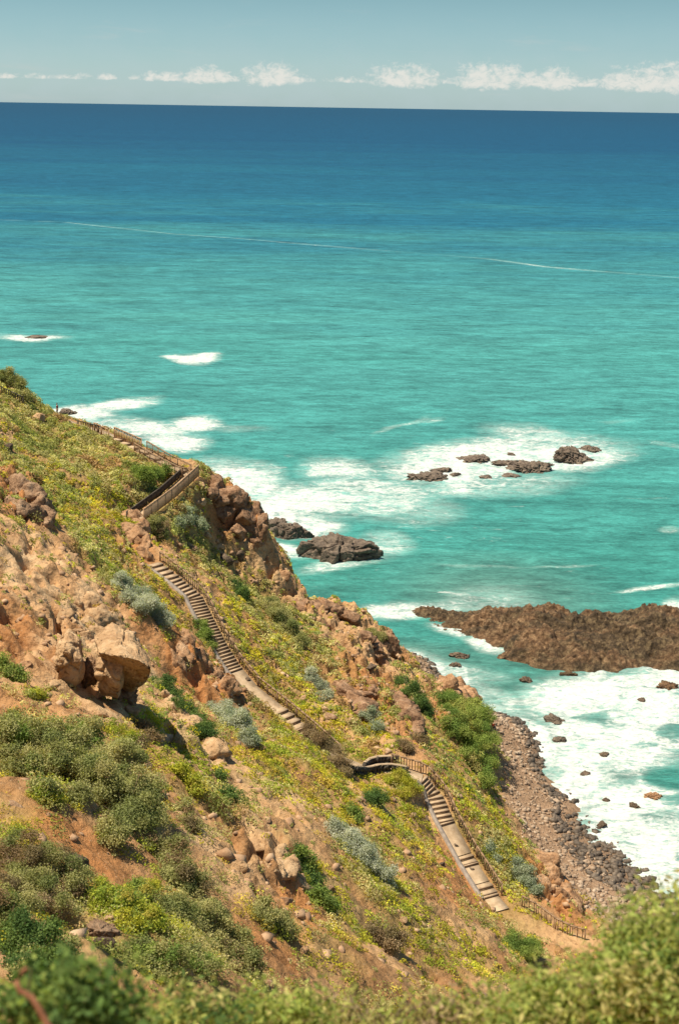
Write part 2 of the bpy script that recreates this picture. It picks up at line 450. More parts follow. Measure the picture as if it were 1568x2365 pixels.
# plant cover densities, by kind, seen from the measured view
COVER = {
 'yellow': [(640, 1560, 60, 170, -35, .55), (720, 1700, 110, 60, 40, .9), (650, 1790, 120, 60, 35, .95), (800, 1790, 130, 60, 20, .9), (760, 1850, 140, 50, 25, .6), (960, 1930, 120, 60, 45, .75),
            (880, 2060, 170, 50, 35, .7), (780, 2090, 130, 50, 40, .6), (1120, 1940, 55, 180, -32, .85), (1060, 1830, 40, 60, -30, .8), (840, 1700, 100, 30, 25, .6), (430, 1790, 60, 80, -50, .7),
            (250, 2090, 110, 45, 30, .9), (60, 1940, 110, 45, 40, .85), (400, 2110, 80, 40, 30, .7), (330, 1700, 60, 60, 50, .7), (130, 1830, 60, 30, 30, .6), (560, 1460, 40, 90, -30, .5), (430, 1420, 40, 70, -40, .5),
            (1000, 2180, 200, 50, 25, .6), (700, 2180, 160, 45, 30, .5), (300, 1180, 90, 40, 40, .6), (130, 1150, 100, 60, 40, .5), (1180, 2110, 80, 30, 25, .5), (320, 1330, 50, 80, -45, .5), (240, 1190, 80, 60, 40, .35)],
 'olive': [(60, 950, 130, 60, 40, 1.), (180, 1030, 190, 60, 28, 1.), (280, 1090, 160, 70, 28, .95), (100, 1080, 110, 60, 35, .9), (430, 1220, 120, 45, 25, .95), (500, 1270, 80, 60, 40, .8), (470, 1130, 60, 30, 0, .7), (380, 1190, 60, 30, -30, .8),
           (620, 1420, 70, 60, 45, .7), (690, 1500, 80, 90, -40, .6), (580, 1360, 60, 50, 40, .6), (760, 1560, 60, 60, 40, .4), (930, 1600, 60, 60, 45, .4), (820, 1690, 60, 50, 40, .5), (60, 2030, 130, 70, 20, .8), (480, 2150, 120, 60, 30, .7), (850, 2000, 90, 60, 40, .5),
           (520, 1860, 70, 50, 45, .5), (1180, 2010, 70, 90, -40, .5), (470, 1480, 45, 60, -40, .6), (620, 1660, 50, 60, 40, .4), (60, 1600, 60, 50, 20, .4), (340, 2200, 200, 60, 15, .8), (250, 1290, 110, 50, 45, .45)],
 'green': [(150, 1180, 75, 28, 52, 1.), (215, 1270, 90, 30, 52, 1.), (280, 1350, 70, 30, 45, 1.), (90, 1100, 60, 25, 40, .8), (1000, 1690, 110, 40, 50, .7), (960, 1610, 60, 25, 55, .7), (1110, 1820, 70, 30, 60, .8), (690, 2020, 90, 28, 60, .8), (390, 1640, 60, 40, 50, .7), (700, 1460, 60, 30, 50, .5),
           (120, 2160, 140, 50, 20, .8), (330, 1390, 50, 20, 40, .9), (480, 1490, 40, 30, 50, .6), (720, 1640, 80, 25, 45, .4), (360, 2170, 160, 60, 15, .7), (1210, 2200, 60, 30, 20, .6)]}
COVER_BARE = [(70, 1420, 150, 160, 40, .97), (150, 1620, 150, 70, 25, .9), (240, 1540, 110, 110, 0, .95), (430, 1520, 70, 80, 45, .85), (500, 1580, 80, 50, 40, .85), (550, 1180, 70, 90, 30, .9), (640, 1320, 80, 30, 45, .85), (770, 1440, 120, 35, 30, .7),
              (600, 2020, 110, 60, 45, .85), (500, 1960, 90, 60, 30, .8), (560, 2170, 110, 40, 30, .8), (180, 1960, 100, 60, 30, .85), (60, 1880, 90, 30, 20, .8), (1040, 2020, 60, 110, -30, .75), (940, 1830, 110, 30, 25, .6), (700, 1920, 120, 40, 35, .6), (1050, 1620, 50, 50, 0, .7), (870, 1520, 90, 60, 45, .7), (1270, 2060, 70, 60, 45, .75)]
def noisy_view(V, amp=1.):
    x, y, d = proj(V)
    s = amp*150/np.maximum(d, 40)
    return x + s*26*perlin(V*.25+3), y + s*20*perlin(V*.25+40), d

# earth colours
soil = fbm(V0*np.array([.10, .10, .16])+5, 4)
soil2 = fbm(V0*np.array([.35, .35, .5])+50, 3)
PALE = [(80, 1320, 110, 90, 40, .9), (200, 1440, 100, 90, 45, .9), (120, 1560, 90, 60, 30, .7), (270, 1560, 90, 90, 30, .9), (230, 1640, 120, 40, 30, .8), (480, 1740, 60, 40, 50, .8), (400, 1690, 70, 40, 50, .8), (500, 1960, 100, 30, 30, .8), (620, 1940, 90, 30, 40, .8), (690, 1880, 120, 25, 40, .6),
        (620, 1320, 100, 35, 45, .6), (760, 1440, 130, 40, 30, .6), (860, 1500, 60, 50, 45, .5), (1030, 1600, 60, 30, 45, .5), (780, 1950, 100, 40, 35, .4), (560, 2060, 90, 60, 40, .5)]
REDZ = [(60, 1420, 130, 150, 40, .75), (100, 1480, 110, 60, 40, .9), (60, 1170, 80, 50, 30, .8), (450, 1560, 120, 60, 40, .9), (330, 1440, 60, 40, 50, .7), (170, 1990, 140, 60, 30, .9), (600, 2190, 150, 40, 30, .8), (690, 2120, 80, 50, 40, .7), (550, 1180, 80, 90, 30, .7), (1050, 1630, 60, 60, 40, .9), (1260, 2040, 120, 50, 40, .8), (850, 1620, 110, 60, 45, .7), (1040, 2020, 60, 110, -30, .7), (330, 1240, 50, 60, 50, .6), (950, 1690, 90, 40, 45, .6), (60, 1650, 120, 50, 20, .5), (640, 1620, 80, 40, 40, .5)]
c_brown = np.array([.355, .185, .080]); c_red = np.array([.415, .175, .060]); c_tan = np.array([.53, .325, .16]); c_pale = np.array([.60, .415, .235]); c_grass = np.array([.29, .235, .072])
def lerp(a, b, f): return a + (b-a)*f[:, None]
colr = np.repeat(c_brown[None], len(XX), 0)
colr = lerp(colr, c_tan, sstep(-.25, .55, soil))
colr = lerp(colr, c_red, np.clip(ell(vx, vy, REDZ)*sstep(-.6, .3, soil2+.2), 0, 1)*.85)
colr = lerp(colr, c_pale, np.clip(ell(vx, vy, PALE)*sstep(-.5, .35, soil2), 0, 1)*.9)
cov = np.zeros(len(XX))
for kk in COVER: cov = np.maximum(cov, ell(vx, vy, COVER[kk]))
cov *= 1-ell(vx, vy, COVER_BARE)
colr = lerp(colr, c_grass, np.clip(cov*sstep(-.35, .35, soil2+.1), 0, 1)*.75)
bcol = np.array([.30, .19, .115])*(1+.35*soil2[:, None])
colr = lerp(colr, bcol, beach)
colr = lerp(colr, np.array([.07, .052, .04]), sstep(.75, .1, ZT)*land.clip(.3, 1)*sstep(-3, -.5, ZT))
idx = np.arange(NX*NY).reshape(NY, NX)
F = np.stack([idx[:-1, :-1], idx[:-1, 1:], idx[1:, 1:], idx[1:, :-1]], 2).reshape(-1, 4)
zmax = np.maximum.reduce([ZT[F[:, q]] for q in range(4)])
F = F[zmax > -6.5]
tm = mesh_np('hillside', np.stack([XX, YY, ZT], 1), F, True, np.clip(colr, 0, 1))
hill = tag(link('hillside', tm, None, M['earth']), kind='structure')

# ------------------------------------------------------------------ sea
ys = [60.]
while ys[-1] < 90000:
    Yc = ys[-1]
    ys.append(Yc + max(.45, min(Yc*Yc/(H*FPX)*.75, Yc*.08)))
ys = np.array(ys); us = np.linspace(-1, 1, 760)
us = np.sign(us)*np.abs(us)**1.0
SX = (us[None, :]*(ys[:, None]*.55+45)).ravel(); SY = np.repeat(ys, len(us))
SV = np.stack([SX, SY, np.zeros(len(SX))], 1)
sx, sy, sd = proj(SV)
FOAM = [(70, 780, 85, 11, 0, .85), (445, 829, 62, 10, 0, 1.05), (285, 935, 80, 14, -8, .85), (190, 955, 80, 20, 0, .9), (450, 982, 60, 20, 0, 1.05), (330, 990, 130, 26, 8, .8), (400, 1025, 80, 25, 0, .85),
        (520, 990, 110, 12, 0, .5), (560, 1110, 130, 45, 10, .85), (700, 1160, 200, 50, 0, .78), (860, 1145, 180, 60, 5, .72), (960, 1185, 130, 30, 0, .55), (780, 1085, 110, 28, 5, .75), (640, 1190, 70, 40, 20, .9), (700, 1215, 90, 30, 0, .85),
        (1180, 1055, 270, 48, -4, .95), (1230, 1010, 130, 28, 8, .8), (1050, 1085, 180, 40, 0, .9), (1350, 1065, 120, 30, -8, .9), (1130, 1125, 220, 30, -3, .7), (1000, 1050, 90, 26, -10, .8), (660, 1268, 70, 18, 10, .9), (800, 1300, 110, 18, -10, .75), (880, 1260, 70, 40, 0, .6),
        (930, 1410, 130, 22, -3, .85), (1040, 1400, 50, 18, 0, .7), (1130, 1490, 60, 18, 15, 1.0), (1060, 1465, 70, 14, 15, .8), (960, 1535, 90, 16, 10, .85), (1080, 1555, 130, 22, 8, .62), (1110, 1600, 110, 30, 20, .68), (1190, 1630, 60, 25, 20, .8),
        (1330, 1620, 130, 60, -5, 1.03), (1420, 1590, 160, 44, -6, 1.0), (1530, 1570, 120, 50, 0, .96), (1500, 1640, 160, 60, 0, .98), (1470, 1720, 150, 60, 0, .97), (1480, 1850, 120, 60, 0, .97), (1350, 1720, 110, 80, 25, 1.0), (1330, 1790, 90, 60, 50, 1.08), (1420, 1880, 110, 90, 45, 1.0), (1440, 1770, 140, 60, 0, .88), (1510, 1960, 100, 90, 40, 1.05), (1560, 1900, 60, 90, 0, .85), (1560, 2020, 60, 60, 0, 1.05), (1540, 1740, 60, 40, 0, .78), (1400, 1950, 60, 40, 45, 1.1), (1500, 2040, 60, 40, 45, 1.1), (1250, 1720, 40, 70, -20, 1.1), (1300, 1830, 60, 40, 40, 1.1),
        (1500, 1357, 90, 6, -6, .85), (1555, 1400, 40, 20, 0, .8), (1300, 1306, 90, 5, -3, .6), (1110, 1310, 120, 5, 2, .5), (1545, 1225, 30, 8, 0, .6), (930, 985, 70, 6, -22, .55), (980, 970, 40, 5, -10, .5), (1540, 1030, 60, 8, 10, .5), (1420, 975, 60, 5, 0, .45)]
GAPS = [(1550, 1690, 46, 16, 0, .30), (1545, 1800, 62, 24, 0, .50), (1450, 1795, 50, 10, 0, .22), (1550, 1850, 40, 12, 0, .3), (1480, 1720, 30, 10, 0, .3), (1380, 1660, 40, 10, 0, .25)]
foam = np.zeros(len(SX))
near = sd < 600
jx = sx.copy(); jy = sy.copy()
jx[near] += 40*fbm(SV[near]*np.array([.05, .05, 1])+7, 3); jy[near] += 14*fbm(SV[near]*np.array([.05, .05, 1])+70, 3)
foam[near] = ell(jx[near], jy[near], FOAM, 1.7, .35)
foam[near] = np.where(sx[near] < 1080, foam[near]*1.16, foam[near])
foam[near] -= ell(jx[near], jy[near], GAPS)
# surf along the land's edge
hs = np.zeros(len(SX)); inb = (SX > GX0) & (SX < GX1-2) & (SY < GY1-2)
hs[inb] = bil(cz, cgx[0], cgy[0], 1.6, SX[inb], SY[inb]); hs[~inb] = -9
foam = np.maximum(foam, .8*sstep(-2.6, -.4, hs))
shallow = sstep(-5, -.6, hs)
# the thin pale current line far out
LINE = [P(x, y, z=0) for x, y in [(-60, 502), (0, 508), (150, 514), (300, 530), (400, 541), (560, 552), (720, 566), (880, 579), (1000, 588), (1130, 599), (1260, 617), (1380, 627), (1568, 642), (1640, 648)]]
far = (sd > 450) & (sd < 1700)
ld, _ = seg_dist(SX[far], SY[far], np.array(LINE))
lw = 3.4
foam[far] = np.maximum(foam[far], 0.92*np.exp(-(ld/lw)**2)*(.72+.75*perlin(np.stack([SX[far]*.012, SY[far]*.01, SX[far]*0], 1))))
sea_h = np.zeros(len(SX))
nn = sd < 700
q = SV[nn]
sea_h[nn] = .16*perlin(np.stack([q[:, 0]*.07+q[:, 1]*.02, q[:, 1]*.16-q[:, 0]*.03, q[:, 0]*0], 1)) + .10*perlin(np.stack([q[:, 0]*.25, q[:, 1]*.45, q[:, 0]*0+4], 1)) + .45*np.clip(foam[nn], 0, 1)*fbm(q*np.array([.30, .5, 1])+2, 4, .6)
SV[:, 2] = sea_h
ns = len(us); ni = np.arange(len(SX)).reshape(len(ys), ns)
SF = np.stack([ni[:-1, :-1], ni[:-1, 1:], ni[1:, 1:], ni[1:, :-1]], 2).reshape(-1, 4)
sm = mesh_np('sea', SV, SF, True)
fattr(sm, 'foam', foam); fattr(sm, 'shallow', shallow)
def mat_sea():
    n = NT('sea_water'); p = n.pos()
    sep = n.n('ShaderNodeSeparateXYZ'); n.l(p, sep.inputs[0])
    big = n.noise(n.scale(p, (.0012, .0045, 0)), 1., 4, .55)
    med = n.noise(n.scale(p, (.012, .035, 0)), 1., 5, .6)
    dist = n.math('ADD', n.math('LOGARITHM', sep.outputs[1], 10.), n.math('MULTIPLY', n.math('SUBTRACT', big, .5), .55))
    dist = n.math('ADD', dist, n.math('MULTIPLY', n.math('SUBTRACT', med, .5), .22))
    d = n.mapr(dist, 2.0, 4.2, 0, 1, False)
    body = n.ramp(d, [(.05, (.036, .172, .138)), (.18, (.038, .190, .162)), (.32, (.052, .215, .200)), (.40, (.034, .165, .175)), (.48, (.012, .098, .150)), (.70, (.007, .058, .116)), (1., (.007, .050, .100))])
    fa = n.attr('foam')
    body = n.mix(n.math('MULTIPLY', n.attr('shallow'), .6), body, (.085, .14, .11))
    body = n.mix(n.mapr(fa, .15, 1.1, 0., .62), body, (.20, .36, .315))
    # ripples: short crests, finer near, longer far
    r1 = n.noise(n.scale(p, (.15, .36, 0)), 1., 6, .62, .6)
    r2 = n.noise(n.scale(p, (.55, 1.5, 0)), 1., 6, .72, .5)
    r3 = n.noise(n.scale(p, (.032, .085, 0)), 1., 6, .65, .4)
    body = n.mix(1., body, n.ramp(r1, [(.3, .66), (.5, 1.), (.7, 1.3)]), 'MULTIPLY')
    body = n.mix(1., body, n.ramp(r3, [(.3, .70), (.5, 1.), (.7, 1.28)]), 'MULTIPLY')
    body = n.mix(1., body, n.ramp(r2, [(.3, .70), (.5, 1.), (.7, 1.3)]), 'MULTIPLY')
    r4 = n.noise(n.scale(p, (1.3, 3.2, 0)), 1., 4, .7, .3)
    body = n.mix(1., body, n.ramp(r4, [(.3, .74), (.5, 1.), (.7, 1.26)]), 'MULTIPLY')
    nb = n.bump(n.math('ADD', r1, n.math('MULTIPLY', r2, .35)), .7, 1.0)
    dif = n.n('ShaderNodeBsdfDiffuse'); n.l(body, dif.inputs[0]); n.l(nb, dif.inputs[1])
    gl = n.n('ShaderNodeBsdfGlossy'); gl.inputs['Roughness'].default_value = .28; n.l(nb, gl.inputs['Normal'])
    fr = n.n('ShaderNodeFresnel'); fr.inputs[0].default_value = 1.33; n.l(nb, fr.inputs[1])
    wm = n.n('ShaderNodeMixShader'); n.l(n.math('MINIMUM', n.math('MULTIPLY', fr.outputs[0], .8), .09), wm.inputs[0])
    n.l(dif.outputs[0], wm.inputs[1]); n.l(gl.outputs[0], wm.inputs[2])
    # foam
    f1 = n.noise(n.scale(p, (.20, .36, 0)), 1., 9, .70, 1.4)
    f2 = n.noise(n.scale(p, (1.0, 1.7, 0)), 1., 5, .68, 1.0)
    f0 = n.noise(n.scale(p, (.06, .11, 0)), 1., 5, .6, .6)
    fn = n.math('ADD', n.math('MULTIPLY', f1, .52), n.math('ADD', n.math('MULTIPLY', f2, .24), n.math('MULTIPLY', f0, .24)))
    th = n.math('SUBTRACT', .765, n.math('MULTIPLY', fa, .355))
    fm = n.mapr(n.math('SUBTRACT', fn, th), -.07, .12)
    wc = n.noise(n.scale(p, (.10, .34, 0)), 1., 8, .66, .9)
    wc = n.math('MULTIPLY', n.mapr(wc, .635, .74), n.mapr(sep.outputs[1], 460., 150., 0., .75))
    fm = n.math('MAXIMUM', fm, wc)
    f3 = n.noise(n.scale(p, (.55, 1.25, 0)), 1., 7, .72, 1.6)
    fm = n.math('MULTIPLY', fm, n.mapr(f3, .36, .50, .22, 1.))
    fm = n.math('MAXIMUM', fm, n.math('MULTIPLY', n.mapr(fa, .25, 1.05, 0., .46), n.mapr(n.math('ADD', n.math('MULTIPLY', f1, .6), n.math('MULTIPLY', f2, .4)), .40, .60, .10, 1.)))
    fb = n.bump(n.math('ADD', f1, f2), 1., .8)
    fd = n.n('ShaderNodeBsdfDiffuse'); n.l(n.ramp(f2, [(.3, (.42, .46, .43)), (.6, (.58, .575, .535))]), fd.inputs[0]); n.l(fb, fd.inputs[1])
    mx = n.n('ShaderNodeMixShader'); n.l(fm, mx.inputs[0]); n.l(wm.outputs[0], mx.inputs[1]); n.l(fd.outputs[0], mx.inputs[2])
    n.l(mx.outputs[0], n.out.inputs[0])
    return n.m
M['sea'] = mat_sea()
sea = tag(link('sea', sm, None, M['sea']), kind='structure')

# ------------------------------------------------------------------ sun and sky
SUN_EL, SUN_AZ = math.radians(69), math.radians(-100)       # azimuth from +Y, clockwise positive: the sun stands to the left
sd_ = Vector((math.sin(SUN_AZ)*math.cos(SUN_EL), math.cos(SUN_AZ)*math.cos(SUN_EL), math.sin(SUN_EL)))
sl = bpy.data.lights.new('sun', 'SUN'); sl.energy = 5.0; sl.angle = math.radians(.53); sl.color = (1., .91, .745)
so = bpy.data.objects.new('sun', sl); COL.objects.link(so)
so.rotation_euler = sd_.to_track_quat('Z', 'Y').to_euler(); so.location = (0, 0, 200)
w = bpy.data.worlds.new('World'); S.world = w; w.use_nodes = True
wt = w.node_tree; wt.nodes.clear()
class WN(NT):
    def __init__(s, t): s.t = t
wn = WN(wt)
wo = wn.n('ShaderNodeOutputWorld'); bg = wn.n('ShaderNodeBackground'); wn.l(bg.outputs[0], wo.inputs[0])
sk = wn.n('ShaderNodeTexSky'); sk.sky_type = 'NISHITA'; sk.sun_disc = False
sk.sun_elevation = SUN_EL; sk.sun_rotation = SUN_AZ; sk.altitude = 80; sk.air_density = 1.0; sk.dust_density = .7; sk.ozone_density = 1.0
tc = wn.n('ShaderNodeTexCoord').outputs['Generated']
sp = wn.n('ShaderNodeSeparateXYZ'); wn.l(tc, sp.inputs[0])
az = wn.math('ARCTAN2', sp.outputs[0], sp.outputs[1]); el = wn.math('ARCSINE', sp.outputs[2])
tint = wn.ramp(wn.math('DIVIDE', el, .6, None, True), [(0., (.62, .84, 1.04)), (.062, (.44, .63, .765)), (.125, (.36, .505, .55)), (1., (.46, .62, .66))])
skyc = wn.mix(1., sk.outputs[0], tint, 'MULTIPLY')
cv = wn.n('ShaderNodeCombineXYZ'); wn.l(wn.math('MULTIPLY', az, 57.3), cv.inputs[0]); wn.l(wn.math('MULTIPLY', el, 57.3*1.5), cv.inputs[1])
cn = wn.noise(cv.outputs[0], 3.4, 8, .66, .5)
CL = [(20, 178, 30, 14), (85, 172, 28, 12), (165, 178, 40, 12), (250, 178, 22, 10), (310, 176, 16, 8), (378, 166, 38, 20), (478, 158, 46, 24), (535, 166, 24, 12), (625, 152, 52, 30), (690, 172, 40, 14),
      (800, 186, 50, 8), (935, 156, 66, 30), (1050, 186, 30, 10), (1110, 152, 46, 30), (1160, 158, 50, 26), (1225, 168, 40, 24), (1285, 160, 40, 28), (1350, 176, 50, 14), (1440, 160, 44, 26), (1500, 158, 50, 26), (1560, 152, 46, 30), (1640, 160, 60, 28)]
cmax = None
for x, ytop, wd, hh in CL:
    ybase = 180 + 20*x/1568 - 2
    r0 = ray(x, ybase); r0 /= np.linalg.norm(r0); r1 = ray(x, ytop); r1 /= np.linalg.norm(r1); r2 = ray(x+wd, ybase); r2 /= np.linalg.norm(r2)
    u0 = math.atan2(r0[0], r0[1]); e0 = math.asin(r0[2]); hw = 1.3*abs(math.atan2(r2[0], r2[1])-u0); hv = max(math.asin(r1[2])-e0, .0035)*(1.2 if hh > 22 else 1.)
    du = wn.math('DIVIDE', wn.math('SUBTRACT', az, u0), hw)
    de = wn.math('SUBTRACT', el, e0)
    de = wn.math('MAXIMUM', wn.math('DIVIDE', de, hv), wn.math('DIVIDE', de, -hv*.32))
    v = wn.math('SUBTRACT', 1. if hh > 18 else .55, wn.math('ADD', wn.math('MULTIPLY', du, du), wn.math('MULTIPLY', de, de)))
    cmax = v if cmax is None else wn.math('SMOOTH_MAX', cmax, v, .25)
cmax = wn.math('ADD', cmax, wn.math('MULTIPLY', wn.math('SUBTRACT', wn.noise(cv.outputs[0], 1.1, 3, .6), .5), 2.2))
dens = wn.math('ADD', cmax, wn.math('MULTIPLY', wn.math('SUBTRACT', cn, .5), 4.2))
cm = wn.mapr(dens, -.45, 1.35, 0., .70)
# a thin veil of far cloud along the horizon and wisps higher up
veil = wn.math('MULTIPLY', wn.mapr(el, .075, .0, 0., .42), wn.mapr(wn.noise(cv.outputs[0], .55, 4, .6), .3, .7, .5, 1.))
cv2 = wn.n('ShaderNodeCombineXYZ'); wn.l(wn.math('MULTIPLY', az, 10.), cv2.inputs[0]); wn.l(wn.math('MULTIPLY', el, 70.), cv2.inputs[1])
wisp = wn.math('MULTIPLY', wn.mapr(wn.noise(cv2.outputs[0], 1.1, 5, .6, .4), .56, .8), .35)
skyc = wn.mix(veil, skyc, (3.1, 3.80, 4.0))
skyc = wn.mix(wisp, skyc, (3.6, 3.8, 3.65))
skyc = wn.mix(cm, skyc, (5.7, 5.35, 4.85))
wn.l(skyc, bg.inputs[0]); bg.inputs[1].default_value = .10

S.view_settings.view_transform = 'Standard'; S.view_settings.look = 'None'; S.view_settings.gamma = 1; S.view_settings.exposure = .66
#@@REST
# ------------------------------------------------------------------ rocks
_ico = {}
def ico(sub):
    if sub not in _ico:
        bm = bmesh.new(); bmesh.ops.create_icosphere(bm, subdivisions=sub, radius=1.0)
        bm.verts.ensure_lookup_table()
        v = np.array([q.co[:] for q in bm.verts]); f = np.array([[q.index for q in p.verts] for p in bm.faces])
        bm.free(); _ico[sub] = (v/np.linalg.norm(v, axis=1)[:, None], f)
    return _ico[sub]
def rock_vf(seed, sub, size, rough=.16, planes=16, freq=1.6):
    """an angular, weathered stone: a random cut body with noise on its faces"""
    r = np.random.default_rng(seed); v, f = ico(sub)
    nn = r.normal(size=(planes, 3)); nn /= np.linalg.norm(nn, axis=1)[:, None]
    d = r.uniform(.55, 1., planes)
    q = v @ nn.T
    rad = np.min(np.where(q > .05, d/np.maximum(q, .05), 9), axis=1)
    rad = np.minimum(rad, 1.25)
    o = r.uniform(0, 200, 3)
    sz = np.array(size, float)
    pv = v*rad[:, None]
    s = np.cbrt(np.prod(sz))
    pw = pv*sz/s
    rad2 = 1 + rough*.55*fbm(pw*freq+o, 5, .62) + rough*.30*fbm(pw*freq*3.3+o, 3, .7) - rough*.6*np.clip(ridged(pw*freq*1.3+o+9, 3)-1.15, 0, 1)
    if sub >= 4 and len(v) > 2000:
        w1, w2, wc = worley(pw*freq*1.1 + o + .35*perlin(pw*freq*2+o)[:, None])
        x1, x2, xc = worley(pw*freq*2.6 + o + 20)
        rad2 = rad2 - .16*sstep(.16, .0, w2-w1) + (PERM[wc]/255.-.5)*.24 + (PERM[xc]/255.-.5)*.11 - .05*sstep(.12, 0, x2-x1)
    return pv*rad2[:, None]*sz, f
def rotz(v, a):
    c, s = math.cos(a), math.sin(a)
    return v @ np.array([[c, s, 0], [-s, c, 0], [0, 0, 1]])
def rotx(v, a):
    c, s = math.cos(a), math.sin(a)
    return v @ np.array([[1, 0, 0], [0, c, s], [0, -s, c]])
def roty(v, a):
    c, s = math.cos(a), math.sin(a)
    return v @ np.array([[c, 0, -s], [0, 1, 0], [s, 0, c]])
_sd = [100]
def rock(name, x, y, w, h, mat, label, sub=4, dep=.8, rough=.16, sink=.25, t=None, z=None, tilt=0., group=None, cat='rock', planes=12, onsea=False):
    """w, h: how wide and high it looks, in measured view units, at its own distance"""
    _sd[0] += 1
    if onsea: p = P(x, y, z=0); t = (p - np.array([0, 0, H])) @ (R3 @ np.array([0, 0, -1.]))
    elif t is not None: p = P(x, y, t=t)
    else: p, t = hit(x, y)
    s = t/FPX*K
    sx_, sz_ = w*.5*s, h*.5*s
    v, f = rock_vf(_sd[0], sub, (sx_, sx_*dep if h < w*1.4 else sx_, sz_), rough, planes)
    v = v/np.abs(v).max(0)*np.array([sx_, sx_*dep if h < w*1.4 else sx_, sz_])
    v = roty(rotz(v, random.uniform(-.2, .2)), tilt)
    o = link(name, mesh_np(name, v, f, False), None, M[mat])
    o.location = (p[0], p[1], p[2] + sz_*(1-2*sink))
    return tag(o, label, cat, group)
def outcrop(name, chunks, mat, label, sub=4, rough=.2, cat='rock outcrop', tt=None):
    """one body of bedrock made of several jointed blocks: (x, y, w, h, dz)"""
    vs = []; fs = []; b = 0; o0 = None
    chunks = list(chunks); cen = []
    for x, y, w_, h_, dzz in chunks:
        p, t = hit(x, y) if tt is None else (P(x, y, t=tt), tt)
        cen.append((p + np.array([0, 0, dzz]), .5*min(w_, h_)*t/FPX*K))
    md = np.median([c_[0] for c_ in cen], axis=0)
    keep = [k_ for k_, c_ in enumerate(cen) if np.linalg.norm(c_[0]-md) < 14]
    chunks = [chunks[k_] for k_ in keep]; cen = [cen[k_] for k_ in keep]
    extra = []
    for _ in range(12):
        al = cen + [e[:2] for e in extra]; comp = list(range(len(al)))
        for i_ in range(len(al)):
            for j_ in range(i_):
                if np.linalg.norm(al[i_][0]-al[j_][0]) < .80*(al[i_][1]+al[j_][1]):
                    ca, cb = comp[i_], comp[j_]; comp = [cb if c == ca else c for c in comp]
        if len(set(comp)) == 1: break
        best = min(((np.linalg.norm(al[i_][0]-al[j_][0]), i_, j_) for i_ in range(len(al)) for j_ in range(i_) if comp[i_] != comp[j_]), key=lambda q: q[0])
        d_, i_, j_ = best
        extra.append(((al[i_][0]+al[j_][0])/2, min(1.6, max(d_*.30, .38*(al[i_][1]+al[j_][1])))))
    for c_, r_ in extra:
        _sd[0] += 1
        v, f = rock_vf(_sd[0], sub, (r_*1.25, r_*1.15, r_*1.0), rough, 11)
        if o0 is None: o0 = c_
        vs.append(v + c_); fs.append(f + b); b += len(v)
    for x, y, w_, h_, dzz in chunks:
        _sd[0] += 1
        p, t = hit(x, y) if tt is None else (P(x, y, t=tt), tt)
        s = t/FPX*K
        v, f = rock_vf(_sd[0], sub, (w_*.64*s, w_*.58*s, h_*.62*s), rough, 22)
        v = roty(rotz(v, random.uniform(-.5, .5)), random.uniform(-.2, .3)) + p + np.array([0, 0, dzz])
        if o0 is None: o0 = p
        vs.append(v); fs.append(f+b); b += len(v)
    me = mesh_np(name, np.concatenate(vs)-o0, np.concatenate(fs), False)
    o = link(name, me, None, M[mat]); o.location = o0
    return tag(o, label, cat)

# the headland crag by the sea
crag = []
for x, y, w_, h_ in [(495, 1112, 50, 40), (530, 1110, 55, 44), (560, 1122, 48, 46), (505, 1150, 52, 56), (545, 1150, 60, 60), (580, 1150, 44, 56), (520, 1190, 44, 50), (560, 1190, 60, 56), (592, 1182, 36, 56), (575, 1222, 50, 50), (598, 1230, 32, 70), (550, 1226, 40, 34), (585, 1250, 40, 36), (480, 1140, 36, 40), (603, 1205, 26, 40)]:
    crag.append((x, y, w_*1.05, h_*1.05, -.3))
outcrop('rocky_crag', crag, 'crag', 'reddish brown rocky headland crag dropping into the foaming sea beyond the picket fence', rough=.32)
# foreground-left boulder group
def cut_block(name, pts, mat, label, cuts=5, rough=.22):
    W_ = np.array([P(x, y, t=t) for x, y, t in pts]); o0 = W_.mean(0)
    bm = bmesh.new()
    for q in W_ - o0: bm.verts.new(q)
    r = bmesh.ops.convex_hull(bm, input=bm.verts[:])
    bmesh.ops.delete(bm, geom=[e for e in r['geom_interior'] if isinstance(e, bmesh.types.BMVert)], context='VERTS')
    bmesh.ops.triangulate(bm, faces=bm.faces[:])
    for k_ in range(cuts):
        bmesh.ops.subdivide_edges(bm, edges=bm.edges[:], cuts=1, use_grid_fill=True)
        if k_ == 1: bmesh.ops.smooth_vert(bm, verts=bm.verts[:], factor=.16, use_axis_x=True, use_axis_y=True, use_axis_z=True)
    bm.normal_update()
    v = np.array([q.co[:] for q in bm.verts]); nn = np.array([q.normal[:] for q in bm.verts]); f = np.array([[q.index for q in p_.verts] for p_ in bm.faces]); bm.free()
    w1, w2, _ = worley(v*.45+3)
    v = v + nn*(rough*(1.2*fbm(v*.8, 5, .58)) - .22*sstep(.09, 0, w2-w1) - .25*sstep(.25, .5, perlin(v*1.1+8)))[:, None]
    o = link(name, mesh_np(name, v, f, False), None, M[mat]); o.location = o0
    return tag(o, label, 'rock')
cut_block('boulder', [(218, 1472, 100), (258, 1436, 101), (306, 1460, 100.5), (332, 1500, 99), (226, 1508, 96), (258, 1516, 95), (286, 1518, 94.4), (322, 1528, 94.5), (351, 1547, 95.8), (347, 1562, 97.8), (300, 1604, 102.5), (336, 1580, 102.5), (262, 1590, 103), (250, 1560, 105), (335, 1550, 105)],
          'tan', 'large pale tan cap boulder with a dark overhanging nose, jutting from the left slope', rough=.16)
cut_block('boulder', [(222, 1500, 97.4), (262, 1508, 96.6), (286, 1518, 96.6), (220, 1560, 96.6), (280, 1572, 96.4), (228, 1612, 98.4), (272, 1616, 98.6), (250, 1560, 103), (282, 1590, 102)],
          'tan', 'tan block holding up the left side of the overhanging cap boulder', rough=.2)
